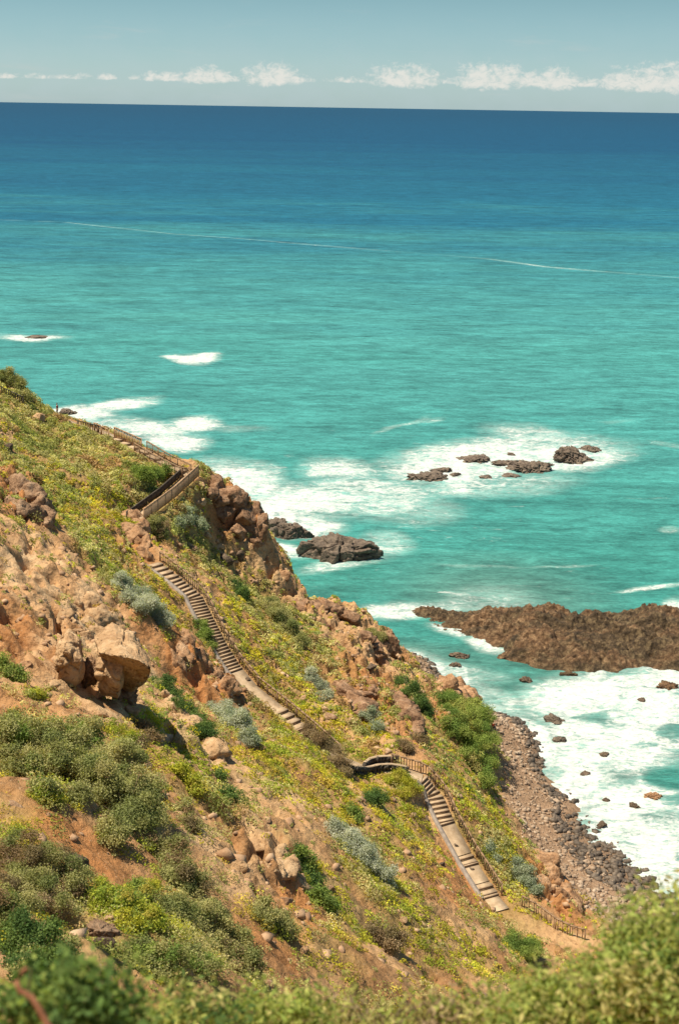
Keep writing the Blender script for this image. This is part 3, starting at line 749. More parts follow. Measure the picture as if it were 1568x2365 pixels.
rock('rock', 282, 1612, 104, 96, 'brown', 'brown rock plinth under the big overhanging boulder', sub=5, t=103, sink=.5, rough=.3)
cut_block('boulder', [(132, 1470, 98), (160, 1452, 99), (186, 1475, 98), (126, 1540, 95.5), (150, 1500, 95), (188, 1530, 95.5), (135, 1590, 97), (175, 1600, 97), (192, 1570, 98), (150, 1560, 102), (185, 1500, 102)], 'tan', 'upright tan rock pillar left of the big overhanging boulder')
rock('boulder', 212, 1560, 54, 90, 'brown', 'dark brown cleft rock between the tan pillar and the overhanging boulder', sub=5, t=100, sink=.5, rough=.25)
outcrop('rock_outcrop', [(215, 1395, 56, 50, -.2), (195, 1440, 60, 60, -.3), (235, 1430, 50, 56, -.2), (170, 1385, 50, 44, -.5), (245, 1468, 40, 44, -.2), (200, 1475, 44, 50, -.2), (150, 1420, 50, 44, -.5)], 'tan', 'crumbling pale tan outcrop above the big overhanging boulder', rough=.34)
outcrop('rock_outcrop', [(40, 1130, 60, 46, .1), (75, 1150, 56, 56, .2), (95, 1180, 40, 60, .1), (40, 1165, 50, 44, -.4), (112, 1215, 30, 50, 0), (15, 1120, 40, 36, .1)], 'brown', 'dark brown outcrop with a hollow at the left edge above the green grass strip', rough=.34)
outcrop('rock_outcrop', [(300, 1200, 60, 34, -.2), (325, 1225, 40, 56, -.2), (335, 1262, 34, 66, -.3), (345, 1295, 26, 50, -.2), (290, 1215, 60, 40, -.5), (320, 1285, 40, 36, -.3)], 'red', 'red brown rock spur hiding the top of the railed stairs', rough=.32)
outcrop('rock_outcrop', [(690, 1400, 70, 26, 0), (725, 1402, 60, 30, .1), (770, 1415, 60, 34, .2), (800, 1425, 44, 30, .1), (740, 1425, 60, 26, -.4)], 'crag', 'long flat brown rock ledge on the cliff edge above the sea', rough=.3)
outcrop('rock_outcrop', [(890, 1470, 44, 40, .1), (905, 1500, 34, 60, .1), (870, 1495, 50, 44, -.2), (845, 1478, 50, 34, 0), (880, 1530, 44, 40, -.3)], 'crag', 'brown cliff-edge rocks above the gravel cove beside the dark sea stones', rough=.32)
outcrop('rock_outcrop', [(1035, 1590, 50, 44, .2), (1062, 1600, 50, 50, .3), (1085, 1625, 34, 44, .1), (1045, 1620, 50, 44, -.2), (1078, 1600, 30, 40, .1), (1020, 1575, 40, 34, -.1)], 'red', 'orange red crag just above the tall green shrub by the beach', rough=.34)
outcrop('rock_outcrop', [(800, 1600, 60, 40, -.1), (825, 1625, 56, 44, -.1), (845, 1650, 44, 36, -.2), (785, 1580, 50, 36, -.3), (860, 1600, 40, 34, -.2)], 'crag', 'broken red brown rocks in the middle of the slope right of the railed stairs', rough=.34)
outcrop('rock_outcrop', [(925, 1640, 46, 40, -.1), (945, 1660, 40, 36, -.1), (905, 1610, 40, 36, -.2), (960, 1690, 44, 30, -.2)], 'crag', 'ragged red brown rocks left of the tall green shrub', rough=.34)
outcrop('rock_outcrop', [(400, 1640, 40, 46, -.1), (425, 1668, 44, 46, -.1), (448, 1692, 44, 46, -.1), (470, 1718, 40, 44, -.2), (492, 1742, 36, 40, -.2), (380, 1612, 30, 40, -.1), (512, 1765, 30, 36, -.2)], 'tan', 'rib of pale crumbling rock running downhill below the overhanging boulder', rough=.36)
outcrop('rock_outcrop', [(640, 1965, 60, 46, -.4), (668, 2000, 50, 60, -.3), (690, 2045, 40, 60, -.3), (620, 1990, 60, 46, -.6), (600, 1940, 50, 30, -.4)], 'tan', 'tan clay bluff in the lower middle of the slope with a steep shaded face', rough=.3)
outcrop('rock_outcrop', [(430, 1490, 40, 70, -.3), (455, 1520, 44, 70, -.3), (490, 1560, 50, 50, -.3), (520, 1585, 44, 40, -.3), (410, 1530, 40, 60, -.5), (545, 1600, 40, 36, -.3)], 'red', 'orange brown bluff left of the railed stairs', rough=.32)
outcrop('rock_outcrop', [(1245, 1985, 50, 40, -.4), (1270, 2020, 44, 50, -.4), (1300, 2060, 44, 44, -.4), (1255, 2040, 40, 40, -.5), (1330, 2090, 40, 30, -.4)], 'red', 'low red earth cliff over the pebble beach at the foot of the slope', rough=.3)

SR = [ # x, y, w, h, material, label
 (92, 976, 34, 40, 'tan', 'tan boulder with a shaded side high on the left slope below the walker'),
 (463, 1130, 32, 26, 'tan', 'pale square block at the foot of the crag next to the picket fence'),
 (464, 1168, 28, 24, 'tan', 'smaller pale block below the square one against the crag'),
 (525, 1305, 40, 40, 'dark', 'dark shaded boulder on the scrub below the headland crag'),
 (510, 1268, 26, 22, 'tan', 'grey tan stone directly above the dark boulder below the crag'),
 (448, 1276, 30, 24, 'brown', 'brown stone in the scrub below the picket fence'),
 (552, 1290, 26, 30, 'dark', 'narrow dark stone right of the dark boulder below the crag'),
 (478, 1240, 22, 16, 'tan', 'small pale stone in the scrub between picket fence and crag foot'),
 (655, 1335, 34, 26, 'red', 'reddish rock on the bare cliff edge above the rounded sea rock'),
 (765, 1665, 34, 30, 'brown', 'rounded brown boulder right of the railed stairs below the silver bush'),
 (742, 1640, 50, 16, 'tan', 'flat pale stone just above the rounded brown boulder'),
 (858, 1545, 26, 24, 'dark', 'dark stone on the slope below the cliff-edge rocks'),
 (700, 1620, 24, 18, 'tan', 'small pale stone below the small silver bush'),
 (178, 2005, 64, 60, 'dark', 'dark grey brown boulder in the leaves at lower left'),
 (252, 2130, 26, 24, 'tan', 'small pale cream stone above the tilted slab at lower left'),
 (340, 1780, 26, 40, 'tan', 'tan rock at the right edge of the grey green thicket'),
 (522, 1893, 34, 24, 'brown', 'brown stone poking from the tan clay bank'),
 (986, 1902, 16, 30, 'dark', 'narrow dark stone left of the lower stairs'),
 (1022, 2004, 16, 20, 'dark', 'dark lump in the yellow plants left of the lower stairs'),
 (1052, 1958, 16, 12, 'dark', 'small dark stone on the left kerb of the lower stairs'),
 (1088, 2013, 16, 12, 'dark', 'second small dark stone by the kerb near the bottom of the lower stairs'),
 (660, 2090, 34, 26, 'brown', 'brown rock at the foot of the tan clay bluff'),
 (380, 1850, 24, 34, 'brown', 'brown stone beside the big grey green thicket'),
 (760, 2060, 30, 24, 'brown', 'brown stone below the elongated silver bush'),
 (570, 1576, 20, 16, 'dark', 'dark stone at the landing between the two upper stairs'),
 (305, 1655, 40, 34, 'tan', 'tan rock under the plinth of the overhanging boulder'),
 (230, 1655, 44, 30, 'tan', 'low pale rock below the tan pillar'),
 (120, 1595, 46, 30, 'tan', 'low tan rock on bare soil left below the tan pillar'),
 (60, 1545, 40, 26, 'red', 'reddish rock on bare soil near the left edge'),
 (585, 1350, 26, 22, 'brown', 'brown stone on the slope below the headland'),
 (615, 1300, 24, 24, 'red', 'reddish stone at the foot of the headland crag near the sea'),
 (745, 1480, 30, 22, 'red', 'reddish stone under the long flat ledge'),
 (690, 1455, 26, 20, 'brown', 'brown stone in scrub left below the long flat ledge'),
 (1000, 1655, 26, 22, 'red', 'red stone right above the tall green shrub'),
 (870, 1735, 22, 14, 'tan', 'small pale stone above the lava stone wall'),
 (560, 2010, 30, 24, 'tan', 'pale stone on the tan clay left of the bluff'),
 (430, 2000, 22, 18, 'tan', 'small pale stone left on the tan clay bank'),
 (330, 2240, 30, 20, 'brown', 'brown stone near the bottom left bushes'),
 (700, 2200, 26, 18, 'tan', 'small pale stone on bare soil near the bottom middle'),
 (930, 2130, 24, 16, 'tan', 'pale stone in low plants near the bottom of the slope'),
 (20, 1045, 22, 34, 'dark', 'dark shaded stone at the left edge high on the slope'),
 (205, 1330, 24, 30, 'brown', 'brown stone beside the green grass strip'),
 (30, 1870, 60, 30, 'brown', 'brown earth-stained rock under the left thicket'),
]
for x, y, w_, h_, m_, lb in SR:
    rock('rock', x, y, w_, h_, m_, lb, sub=4, rough=.22, sink=.32)
rock('rock', 230, 2150, 100, 28, 'brown', 'tilted flat brown slab over a dark hollow at lower left', sub=5, t=44.5, sink=.5, rough=.08, planes=14, tilt=.42, dep=.7)
rock('rock', 240, 2182, 60, 40, 'dark', 'dark rock added for the shade in the hollow under the tilted slab', sub=4, t=46.5, sink=.5, rough=.15)  # added dark body; its colour stands in for the void's shade

# rocks in the sea
SEA = [
 (1322, 1064, 116, 62, 'searock', 'tallest dark rock of the reef washed by white foam', 5),
 (1362, 1040, 56, 34, 'searock', 'small dark rock behind the tallest rock of the foaming reef', 4),
 (1225, 1088, 92, 40, 'searock', 'dark brown rock in the foam left of the tallest reef rock', 5),
 (1100, 1064, 96, 20, 'searock', 'low thin dark ledge in the foam at the back of the reef', 4),
 (1165, 1072, 70, 16, 'searock', 'low ledge in the foam between the thin ledge and the brown reef rock', 4),
 (984, 1106, 84, 24, 'searock', 'leftmost low dark rock of the foaming reef', 4),
 (1022, 1090, 52, 24, 'searock', 'low dark rock right of the leftmost reef rock', 4),
 (1050, 1099, 24, 14, 'searock', 'tiny dark rock in the middle of the foaming reef', 3),
 (1178, 1052, 22, 14, 'searock', 'tiny lone dark rock in the foam behind the reef', 3),
 (1178, 1100, 44, 12, 'searock', 'thin dark rock in the foam in front of the reef', 3),
 (1120, 1104, 28, 12, 'searock', 'half drowned rock in front of the reef beside the thin dark one', 3),
 (152, 955, 46, 22, 'searock', 'dark rock in white foam just beyond the walker on the ridge', 4),
 (88, 780, 50, 10, 'searock', 'small dark rock in the foam patch far out at the left edge', 3),
 (1060, 1518, 44, 34, 'dark', 'black rounded stone in the inlet left of the long brown reef', 4),
 (1054, 1540, 30, 16, 'dark', 'low black stone in front of the black rounded one in the inlet', 4),
 (950, 1538, 34, 30, 'dark', 'dark stone at the water edge under the cliff-edge rocks', 4),
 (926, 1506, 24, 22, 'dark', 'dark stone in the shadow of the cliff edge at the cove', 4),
 (985, 1548, 46, 14, 'dark', 'flat dark ledge stone at the water edge of the cove', 4),
 (1216, 1574, 34, 20, 'dark', 'black stone in the shallows below the long brown reef', 4),
 (1280, 1668, 44, 30, 'searock', 'olive brown boulder standing in white surf off the beach', 4),
 (1290, 1712, 32, 20, 'searock', 'low dark stone in surf just below the olive boulder', 4),
 (1510, 1842, 40, 18, 'red', 'reddish stone awash in the surf near the right edge', 4),
 (1466, 1866, 24, 18, 'dark', 'dark stone awash left below the reddish stone', 4),
 (1395, 1745, 22, 12, 'dark', 'small dark stone in the middle of the surf', 3),
 (1480, 1620, 26, 10, 'dark', 'small dark stone in surf right below the long reef', 3),
 (1350, 1790, 24, 10, 'dark', 'small dark stone in surf near the middle beach', 3),
 (1400, 1850, 22, 10, 'dark', 'tiny dark stone in surf left of the reddish one', 3),
 (1310, 1560, 40, 14, 'reef', 'low brown stone at the front foot of the long reef', 4),
 (1545, 1590, 60, 20, 'reef', 'dark half drowned ledge in surf at the right edge', 4),
 (1390, 1905, 24, 10, 'dark', 'small dark stone in surf by the lower beach', 3),
 (1170, 1520, 40, 14, 'reef', 'low brown stone at the left tip of the long reef', 4),
]
for x, y, w_, h_, m_, lb, sub in SEA:
    rock('sea_rock', x, y, w_*1.22, h_*1.12, m_, lb, sub=min(6, sub+1), rough=.42 if w_ < 150 else .26, sink=.5, onsea=True, dep=.8, planes=26)

rock('sea_rock', 668, 1240, 122, 62, 'searock', 'long dark rock jutting from the foot of the headland crag', sub=6, rough=.12, sink=.42, onsea=True, dep=.5, planes=44)
rock('sea_rock', 640, 1222, 70, 60, 'searock', 'dark rock wedged between the headland crag and the long dark sea rock', sub=5, rough=.16, sink=.42, onsea=True, dep=.7, planes=40)
rock('sea_rock', 784, 1286, 206, 104, 'searock', 'big rounded brown rock standing alone in the sea off the headland', sub=6, rough=.12, sink=.40, onsea=True, dep=.62, planes=46)

# the long brown reef
def poly_sd(X, Y, pg):
    pg = np.array(pg); ins = np.zeros(len(X), bool); d = np.full(len(X), 1e9)
    for a, b in zip(pg, np.roll(pg, -1, 0)):
        e = b-a; t = np.clip(((X-a[0])*e[0]+(Y-a[1])*e[1])/(e@e), 0, 1)
        d = np.minimum(d, np.hypot(X-a[0]-t*e[0], Y-a[1]-t*e[1]))
        c = ((a[1] > Y) != (b[1] > Y)) & (X < (b[0]-a[0])*(Y-a[1])/(b[1]-a[1]+1e-12)+a[0])
        ins ^= c
    return np.where(ins, d, -d)
RP = [P(x, y, z=0)[:2] for x, y in [(945, 1414), (990, 1438), (1060, 1466), (1110, 1478), (1165, 1500), (1150, 1520), (1240, 1546), (1330, 1556), (1420, 1553), (1500, 1540), (1568, 1548), (1680, 1570), (1760, 1520), (1700, 1450), (1568, 1432), (1400, 1432), (1250, 1428), (1150, 1424), (1080, 1420), (1020, 1408), (970, 1404)]]
rp = np.array(RP); lo = rp.min(0)-3; hi = rp.max(0)+3
rx = np.arange(lo[0], hi[0], .2); ry = np.arange(lo[1], hi[1], .2)
RX, RY = [q.ravel() for q in np.meshgrid(rx, ry)]
pj = np.stack([RX, RY, RX*0], 1)
sdd = poly_sd(RX + 1.2*perlin(pj*.4), RY + 1.2*perlin(pj*.4+20), RP)
pvx, _, _ = proj(pj)
peak = 2.2 + 2.0*np.exp(-((pvx-1250)/110)**2) + 2.6*np.exp(-((pvx-1510)/90)**2) - 1.2*sstep(1120, 950, pvx) + .6*perlin(pj*.12)
rz = np.where(sdd > 0, peak*(1-np.exp(-sdd/3.2)), sdd*.5)
a1, a2, ac = worley(np.stack([RX*.22+RY*.1, RY*.30, rz*.2], 1)); b1, b2, bc = worley(np.stack([RX*.8+.5*perlin(pj*.6), RY*.9, rz*.8], 1))
ins = sstep(-.5, 2., sdd)
st = (RX*.35 + RY*.75)*.5 + 1.2*perlin(pj*.15)
rz = rz + ins*(.95*(ridged(np.stack([RX*.10+RY*.05, RY*.2-RX*.03, RX*0], 1)+8, 4, .6)-1.25) + (PERM[ac]/255.-.5)*1.5 - .5*sstep(.12, 0, a2-a1) + fbm(pj*.22+5, 3)*1.6 + (PERM[bc]/255.-.5)*.55 - .3*sstep(.1, 0, b2-b1) + (np.abs((st % 1)-.5)-.25)*1.0 + (ridged(pj*.5, 4, .6)-1.2)*.55 + fbm(pj*1.3, 4, .65)*.35)
rz = np.where(rz > 0, rz*.88, rz)
ii = np.arange(len(RX)).reshape(len(ry), len(rx))
rf = np.stack([ii[:-1, :-1], ii[:-1, 1:], ii[1:, 1:], ii[1:, :-1]], 2).reshape(-1, 4)
rf = rf[np.max(rz[rf], axis=1) > -.8]
o0 = np.array([rp[:, 0].mean(), rp[:, 1].mean(), 0])
ro = link('reef', mesh_np('reef', np.stack([RX, RY, rz], 1)-o0, rf, False), None, M['reef'])
ro.location = o0
tag(ro, 'long jagged brown reef reaching from the right edge into the bay', 'reef')

# ------------------------------------------------------------------ beach stones: countless, so one body
def many_stones(name, n, label, gen, mat):
    bv, bf = ico(1); V = []; Fs = []; k = 0
    for p, s in gen(n):
        r = 1 + .35*RNG.normal(size=(len(bv), 1)).clip(-1, 1)
        v = bv*r*s*np.array([RNG.uniform(.8, 1.3), RNG.uniform(.7, 1.1), RNG.uniform(.5, .9)])
        v = rotz(v, RNG.uniform(0, 6.3)); V.append(v+p); Fs.append(bf+k); k += len(bv)
    o = link(name, mesh_np(name, np.concatenate(V), np.concatenate(Fs)), None, mat)
    return tag(o, label, 'stones', None, 'stuff')
def gen_beach(zlo, zhi, slo, shi):
    def g(n):
        out = 0
        while out < n:
            X = RNG.uniform(8, 46, 4000); Y = RNG.uniform(95, 232, 4000)
            h = hgt(X, Y); m = (h > zlo) & (h < zhi) & (perlin(np.stack([X*.16, Y*.16, X*0], 1)) > -.05 - .25*RNG.random(4000))
            for a, b, c in zip(X[m], Y[m], h[m]):
                s = slo + (shi-slo)*RNG.random()**5
                yield np.array([a, b, c + s*.15]), s
                out += 1
                if out >= n: return
    return g
many_stones('beach_pebbles', 6800, 'grey and tan cobbles covering the beach at the foot of the slope', gen_beach(.35, 3.2, .05, .36), mat_rock('cobble', (.15, .09, .055), (.29, .195, .125), (.46, .36, .26), .35, .1))
many_stones('wet_shingle', 4200, 'dark wet stones in a band along the waterline of the beach', gen_beach(-.5, .75, .06, .55), mat_rock('wet_stone', (.028, .02, .014), (.08, .058, .04), (.20, .15, .105), .7, .1, .6, .3))
def gen_scree(n):
    c = 0
    while c < n:
        X = RNG.uniform(-50, 36, 6000); Y = RNG.uniform(40, 212, 6000); h = hgt(X, Y)
        v = np.stack([X, Y, h], 1); x, y, d = noisy_view(v)
        m = (h > 3) & (RNG.random(6000) < np.maximum(ell(x, y, ROCKZ), .12)) & (seg_dist(X, Y, PU)[0] > 1.5) & (seg_dist(X, Y, PD)[0] > 1.5)
        for p in v[m]:
            yield p - np.array([0, 0, .03]), .06 + .40*RNG.random()**6; c += 1
            if c >= n: return
many_stones('scree', 13000, 'loose brown stones strewn over the bare parts of the slope', gen_scree, mat_rock('scree_stone', (.17, .09, .05), (.34, .20, .11), (.50, .34, .21), .4, .1))

# ------------------------------------------------------------------ plants
PAL = {'yellow': [(.41, .39, .05), (.36, .38, .055), (.26, .32, .055), (.40, .34, .075)],
       'olive': [(.34, .345, .155), (.28, .30, .12), (.40, .38, .20), (.32, .235, .13), (.23, .265, .10), (.38, .38, .19)],
       'green': [(.15, .235, .055), (.19, .265, .065), (.12, .20, .055), (.24, .28, .08)],
       'silver': [(.42, .43, .33), (.50, .50, .40), (.34, .36, .27)],
       'bush': [(.265, .265, .10), (.335, .325, .135), (.39, .355, .155), (.205, .225, .085)],
       'deep': [(.11, .175, .05), (.15, .21, .06), (.085, .14, .045)],
       'brown': [(.26, .18, .10), (.32, .235, .14), (.21, .165, .09)],
       'fresh': [(.23, .29, .07), (.28, .325, .085), (.17, .24, .06)],
       'hedge': [(.34, .36, .095), (.41, .40, .12), (.25, .30, .08), (.44, .385, .15)],
       'blue': [(.31, .345, .24), (.36, .38, .27)]}
def leaf_cloud(cen, rad, up, cnt, size, cols, asp=.6, flat=.75, jitter=.8, shell=.5, tri=False):
    """leaf-sized faces around dome centres; returns quad vertices, faces and colours"""
    rep = np.repeat(np.arange(len(cen)), cnt); n = len(rep)
    d = RNG.normal(size=(n, 3)); d /= np.linalg.norm(d, axis=1)[:, None]
    u = up[rep]; dn = (d*u).sum(1); d = np.where((dn < -.25)[:, None], d - 2*dn[:, None]*u, d)
    r = rad[rep]*(1-shell*RNG.random(n)**2)
    p = cen[rep] + d*r[:, None] - u*((d*u).sum(1)*r*(1-flat))[:, None]
    q = d + jitter*RNG.normal(size=(n, 3)); q /= np.linalg.norm(q, axis=1)[:, None]
    a = np.cross(q, RNG.normal(size=(n, 3))); a /= np.linalg.norm(a, axis=1)[:, None]
    b = np.cross(q, a)
    s = (size[rep]*RNG.uniform(.6, 1.35, n))[:, None]
    c = cols[rep]*RNG.uniform(.78, 1.25, (n, 1))
    if tri:
        v = np.stack([p - a*s*.5 - b*s*asp*.5, p + a*s*.5 - b*s*asp*.3, p + b*s*asp*.7], 1).reshape(-1, 3)
        return v, np.arange(n*3).reshape(n, 3), np.repeat(np.clip(c, 0, 1), 3, 0)
    v = np.stack([p - a*s*.5, p - b*s*asp*.5, p + a*s*.5, p + b*s*asp*.5], 1).reshape(-1, 3)
    f = np.arange(n*4).reshape(n, 4)
    return v, f, np.repeat(np.clip(c, 0, 1), 4, 0)
def pick(kind, n, seedpts=None):
    pal = np.array(PAL[kind])
    if seedpts is not None:
        _, _, cid = worley(seedpts*np.array([.30, .30, .2]) + .5*perlin(seedpts*.5)[:, None])
        k_ = np.where(RNG.random(n) < .22, RNG.integers(0, len(pal), n), PERM[cid] % len(pal))
        return pal[k_]*(1 + .45*fbm(seedpts*.22 + 9, 3))[:, None]
    return pal[RNG.integers(0, len(pal), n)]
COVLAB = {'yellow': ('ground_cover', 'low yellow green succulent leaves spreading over the bare slope', 'ground cover'),
          'olive': ('low_scrub', 'grey green and olive cushion scrub over the upper slope', 'scrub'),
          'green': ('grass', 'bright green grassy growth in strips down the slope', 'grass')}
def noisy_patch(v, kind): return sstep(-.30, .12, fbm(v*np.array([.30, .30, .38]) + {'yellow': 0, 'olive': 30, 'green': 60}[kind], 4, .6))
for kind, ncand in (('yellow', 100000), ('olive', 90000), ('green', 70000)):
    X = RNG.uniform(-58, 44, ncand); Y = RNG.uniform(34, 212, ncand); h = hgt(X, Y)
    v = np.stack([X, Y, h], 1); x, y, d = noisy_view(v)
    ok = (h > 2.6) & (x > -420) & (x < 1900) & (y < 2500)
    v = v[ok]; x = x[ok]; y = y[ok]; d = d[ok]
    den = ell(x, y, COVER[kind])*(1-.9*ell(x, y, COVER_BARE))
    den = np.clip(den*(.14+1.05*noisy_patch(v, kind)) + (1-.8*ell(x, y, COVER_BARE))*{'yellow': .11, 'olive': .14, 'green': .03}[kind]*noisy_patch(v, kind), 0, 1)
    ok = (RNG.random(len(v)) < den) & (seg_dist(v[:, 0], v[:, 1], PU)[0] > 1.45) & (seg_dist(v[:, 0], v[:, 1], PD)[0] > 1.4)
    v = v[ok]; d = d[ok]; N_ = nrm(v[:, 0], v[:, 1]); up = N_ + np.array([0, 0, .8]); up /= np.linalg.norm(up, axis=1)[:, None]
    nc = len(v); ds = np.clip(d/150, .35, 1.2)
    if kind == 'yellow': rad = .2 + .5*RNG.random(nc)**2; size = .20*ds**.9; cnt = 15*(rad/.3)**1.2
    elif kind == 'olive': rad = .22 + .75*RNG.random(nc)**2.5; size = .20*ds**.9; cnt = 22*(rad/.4)**1.6 + 6
    else: rad = RNG.uniform(.18, .45, nc); size = .22*ds**.9; cnt = 15*(rad/.3)**1.2
    cnt = np.maximum(6, cnt*np.clip(1/ds, 1, 2.4)).astype(int)
    V, Fq, Cc = leaf_cloud(v, rad, up, cnt, size, pick(kind, nc, v)*np.array([1.36, 1.24, 1.06])*RNG.uniform(.7, 1.25, (nc, 1)), asp=.7 if kind != 'green' else .4, tri=True, jitter=.5)
    nm, lb, ct = COVLAB[kind]
    tag(link(nm, mesh_np(nm, V, Fq, False, Cc), None, M['leaf']), lb, ct, None, 'stuff')
    print('COVER', kind, nc, len(Fq))

def tube(pts, r0, r1, sides=6):
    pts = [np.array(p, float) for p in pts]; V = []; Fs = []
    for i, p in enumerate(pts):
        t = pts[min(i+1, len(pts)-1)] - pts[max(i-1, 0)]; t = t/np.linalg.norm(t)
        a = np.cross(t, (0.3, .2, .9)); a /= np.linalg.norm(a); b = np.cross(t, a)
        r = r0 + (r1-r0)*i/(len(pts)-1)
        for k in range(sides):
            an = 6.2832*k/sides; V.append(p + r*(a*math.cos(an)+b*math.sin(an)))
    for i in range(len(pts)-1):
        for k in range(sides):
            Fs.append([i*sides+k, i*sides+(k+1) % sides, (i+1)*sides+(k+1) % sides, (i+1)*sides+k])
    return np.array(V), np.array(Fs)
def tufts(cen, rad, cnt, leaf, cols, asp, flat, shell, per=11, spread=1.25):
    nt = np.maximum(3, cnt//per); rep = np.repeat(np.arange(len(cen)), nt); n = len(rep)
    d = RNG.normal(size=(n, 3)); d /= np.linalg.norm(d, axis=1)[:, None]; d[:, 2] = np.where(d[:, 2] < -.3, -d[:, 2], d[:, 2])
    r = rad[rep]
    lump = 1 + .75*perlin(cen[rep]*.7 + d*1.7 + 5) + .40*perlin(cen[rep]*1.3 + d*4.1 + 50)
    p = cen[rep] + d*(r*lump*(1-shell*RNG.random(n)**2.2))[:, None]*np.array([1, 1, flat])
    tc_ = cols[rep]*RNG.uniform(.62, 1.42, (n, 1))
    r2 = np.repeat(np.arange(n), per); m = len(r2)
    q = p[r2] + RNG.normal(size=(m, 3))*leaf*spread
    dn = d[r2]*.8 + RNG.normal(size=(m, 3))*.75 + np.array([0, 0, .35]); dn /= np.linalg.norm(dn, axis=1)[:, None]
    a = np.cross(dn, RNG.normal(size=(m, 3))); a /= np.linalg.norm(a, axis=1)[:, None]; b = np.cross(dn, a)
    s = (leaf*RNG.uniform(.65, 1.35, m))[:, None]
    v = np.stack([q - a*s*.5, q - b*s*asp*.5, q + a*s*.5, q + b*s*asp*.5], 1).reshape(-1, 3)
    c = tc_[r2]*RNG.uniform(.85, 1.18, (m, 1))
    return v, np.arange(m*4).reshape(m, 4), np.repeat(np.clip(c, 0, 1), 4, 0)
def shrub(name, lobes, kind, label, cat='shrub', leaf=None, dens=2.0, tmin=28, lift=.45, tt=None, group=None, asp=.6, kind2=None, flat=.85, shell=.5):
    """lobes: (x, y, r) in the measured view; each lobe is a dome of leaves standing on the slope"""
    cs = []; rs = []
    for x, y, r in lobes:
        if tt is None:
            p, t = hit(x, y, tmin)
            R = r*t/FPX*K
            p = p + np.array([0, 0, R*lift*.4])
        else:
            t = tt + RNG.uniform(-.6, .6); p = P(x, y, t=t); R = r*t/FPX*K
        cs.append(p); rs.append(R)
    cs = np.array(cs); rs = np.array(rs)
    # satellites make the outline uneven
    c2 = [cs]; r2 = [rs*.84]
    for c, r in zip(cs, rs):
        m = 12
        dd = RNG.normal(size=(m, 3)); dd[:, 2] = np.abs(dd[:, 2])*.8; dd /= np.linalg.norm(dd, axis=1)[:, None]
        c2.append(c + dd*r*RNG.uniform(.6, 1.2, m)[:, None]); r2.append(r*RNG.uniform(.14, .46, m))
    cc = np.concatenate(c2); rr = np.concatenate(r2)
    base = np.array([cs[:, 0].mean(), cs[:, 1].mean(), (cs[:, 2]-rs*.5).min()])
    t = np.linalg.norm(cs.mean(0)-np.array([0, 0, H]))
    ls = leaf if leaf else .14*np.clip(t/150, .4, 1.2)**.85
    cnt = np.clip(dens*2.2*6.28*rr**2/(ls*ls*asp), 20, 14000).astype(int)
    up = np.repeat(np.array([[0, 0, 1.]]), len(cc), 0)
    colr_ = pick(kind, len(cc))
    if kind2: 
        mk = RNG.random(len(cc)) < .35; colr_[mk] = pick(kind2, mk.sum())
    V, Fq, Cc = tufts(cc-base, rr, cnt, ls, colr_, asp, flat, shell)
    root = empty(name, base, label, cat, group)
    link('foliage', mesh_np('foliage', V, Fq, False, Cc), root, M['leaf'])
    BV = []; BF = []; k = 0
    for c, r in zip(cs, rs):
        e = c - base
        for q in range(3):
            tip = e + RNG.normal(size=3)*r*.45 + np.array([0, 0, r*.3])
            mid = tip*.5 + RNG.normal(size=3)*r*.12
            rt = max(.012, r*.035)
            v, f = tube([np.array([0, 0, -.2]) + RNG.normal(size=3)*.05, mid, tip], rt, rt*.3, 5)
            BV.append(v); BF.append(f+k); k += len(v)
    for c, r in zip(cs, rs):
        for q in range(7 if kind in ('bush', 'brown') or kind2 == 'brown' else 2):
            e = c - base; dv = RNG.normal(size=3); dv[2] = abs(dv[2])*.9 + .2; dv /= np.linalg.norm(dv)
            tip = e + dv*r*RNG.uniform(1.0, 1.35); mid = e*.6 + tip*.4 + RNG.normal(size=3)*r*.1
            v, f = tube([e*.5, mid, tip], max(.010, r*.016), .006, 4)
            BV.append(v); BF.append(f+k); k += len(v)
    link('branches', mesh_np('branches', np.concatenate(BV), np.concatenate(BF), True), root, M['bark'])
    return root

shrub('silver_bush', [(278, 1368, 30), (300, 1385, 34), (326, 1408, 36), (352, 1425, 32), (376, 1445, 26)], 'silver', 'long silver grey bush beside the green grass strip above the stairs', leaf=0.110, flat=.8)
shrub('silver_bush', [(508, 1650, 24), (530, 1670, 32), (552, 1692, 34), (575, 1718, 24)], 'silver', 'silver grey bush left of the middle railed path', leaf=0.110, kind2='blue')
shrub('silver_bush', [(772, 1935, 28), (795, 1955, 32), (822, 1980, 38), (852, 2008, 36), (880, 2035, 30), (898, 2056, 16)], 'silver', 'elongated silver grey bush low in the middle of the slope', leaf=0.100)
shrub('silver_bush', [(715, 1578, 20), (735, 1600, 22), (752, 1618, 16)], 'silver', 'small silver bush right of the railed stairs in mid slope', leaf=0.120)
shrub('silver_bush', [(855, 1660, 18), (870, 1690, 18)], 'blue', 'small pale grey bush among red rocks right of mid slope', leaf=0.120)
shrub('silver_bush', [(1195, 2015, 22), (1215, 2040, 26), (1235, 2066, 18)], 'blue', 'blue grey bush right of the lower stairs near the earth cliff', leaf=0.120)
shrub('silver_bush', [(1130, 1965, 14), (1140, 1990, 12)], 'blue', 'tiny blue grey bush right beside the lower stair railing', leaf=0.120)
shrub('tall_shrub', [(1035, 1640, 28), (1062, 1660, 40), (1050, 1700, 36), (1080, 1700, 46), (1100, 1745, 46), (1085, 1770, 30), (1118, 1785, 34), (1125, 1820, 26), (1110, 1680, 26)], 'fresh', 'tall fresh green shrub spilling over the slope edge above the beach', leaf=.15, lift=1.0, kind2='hedge', dens=1.5)
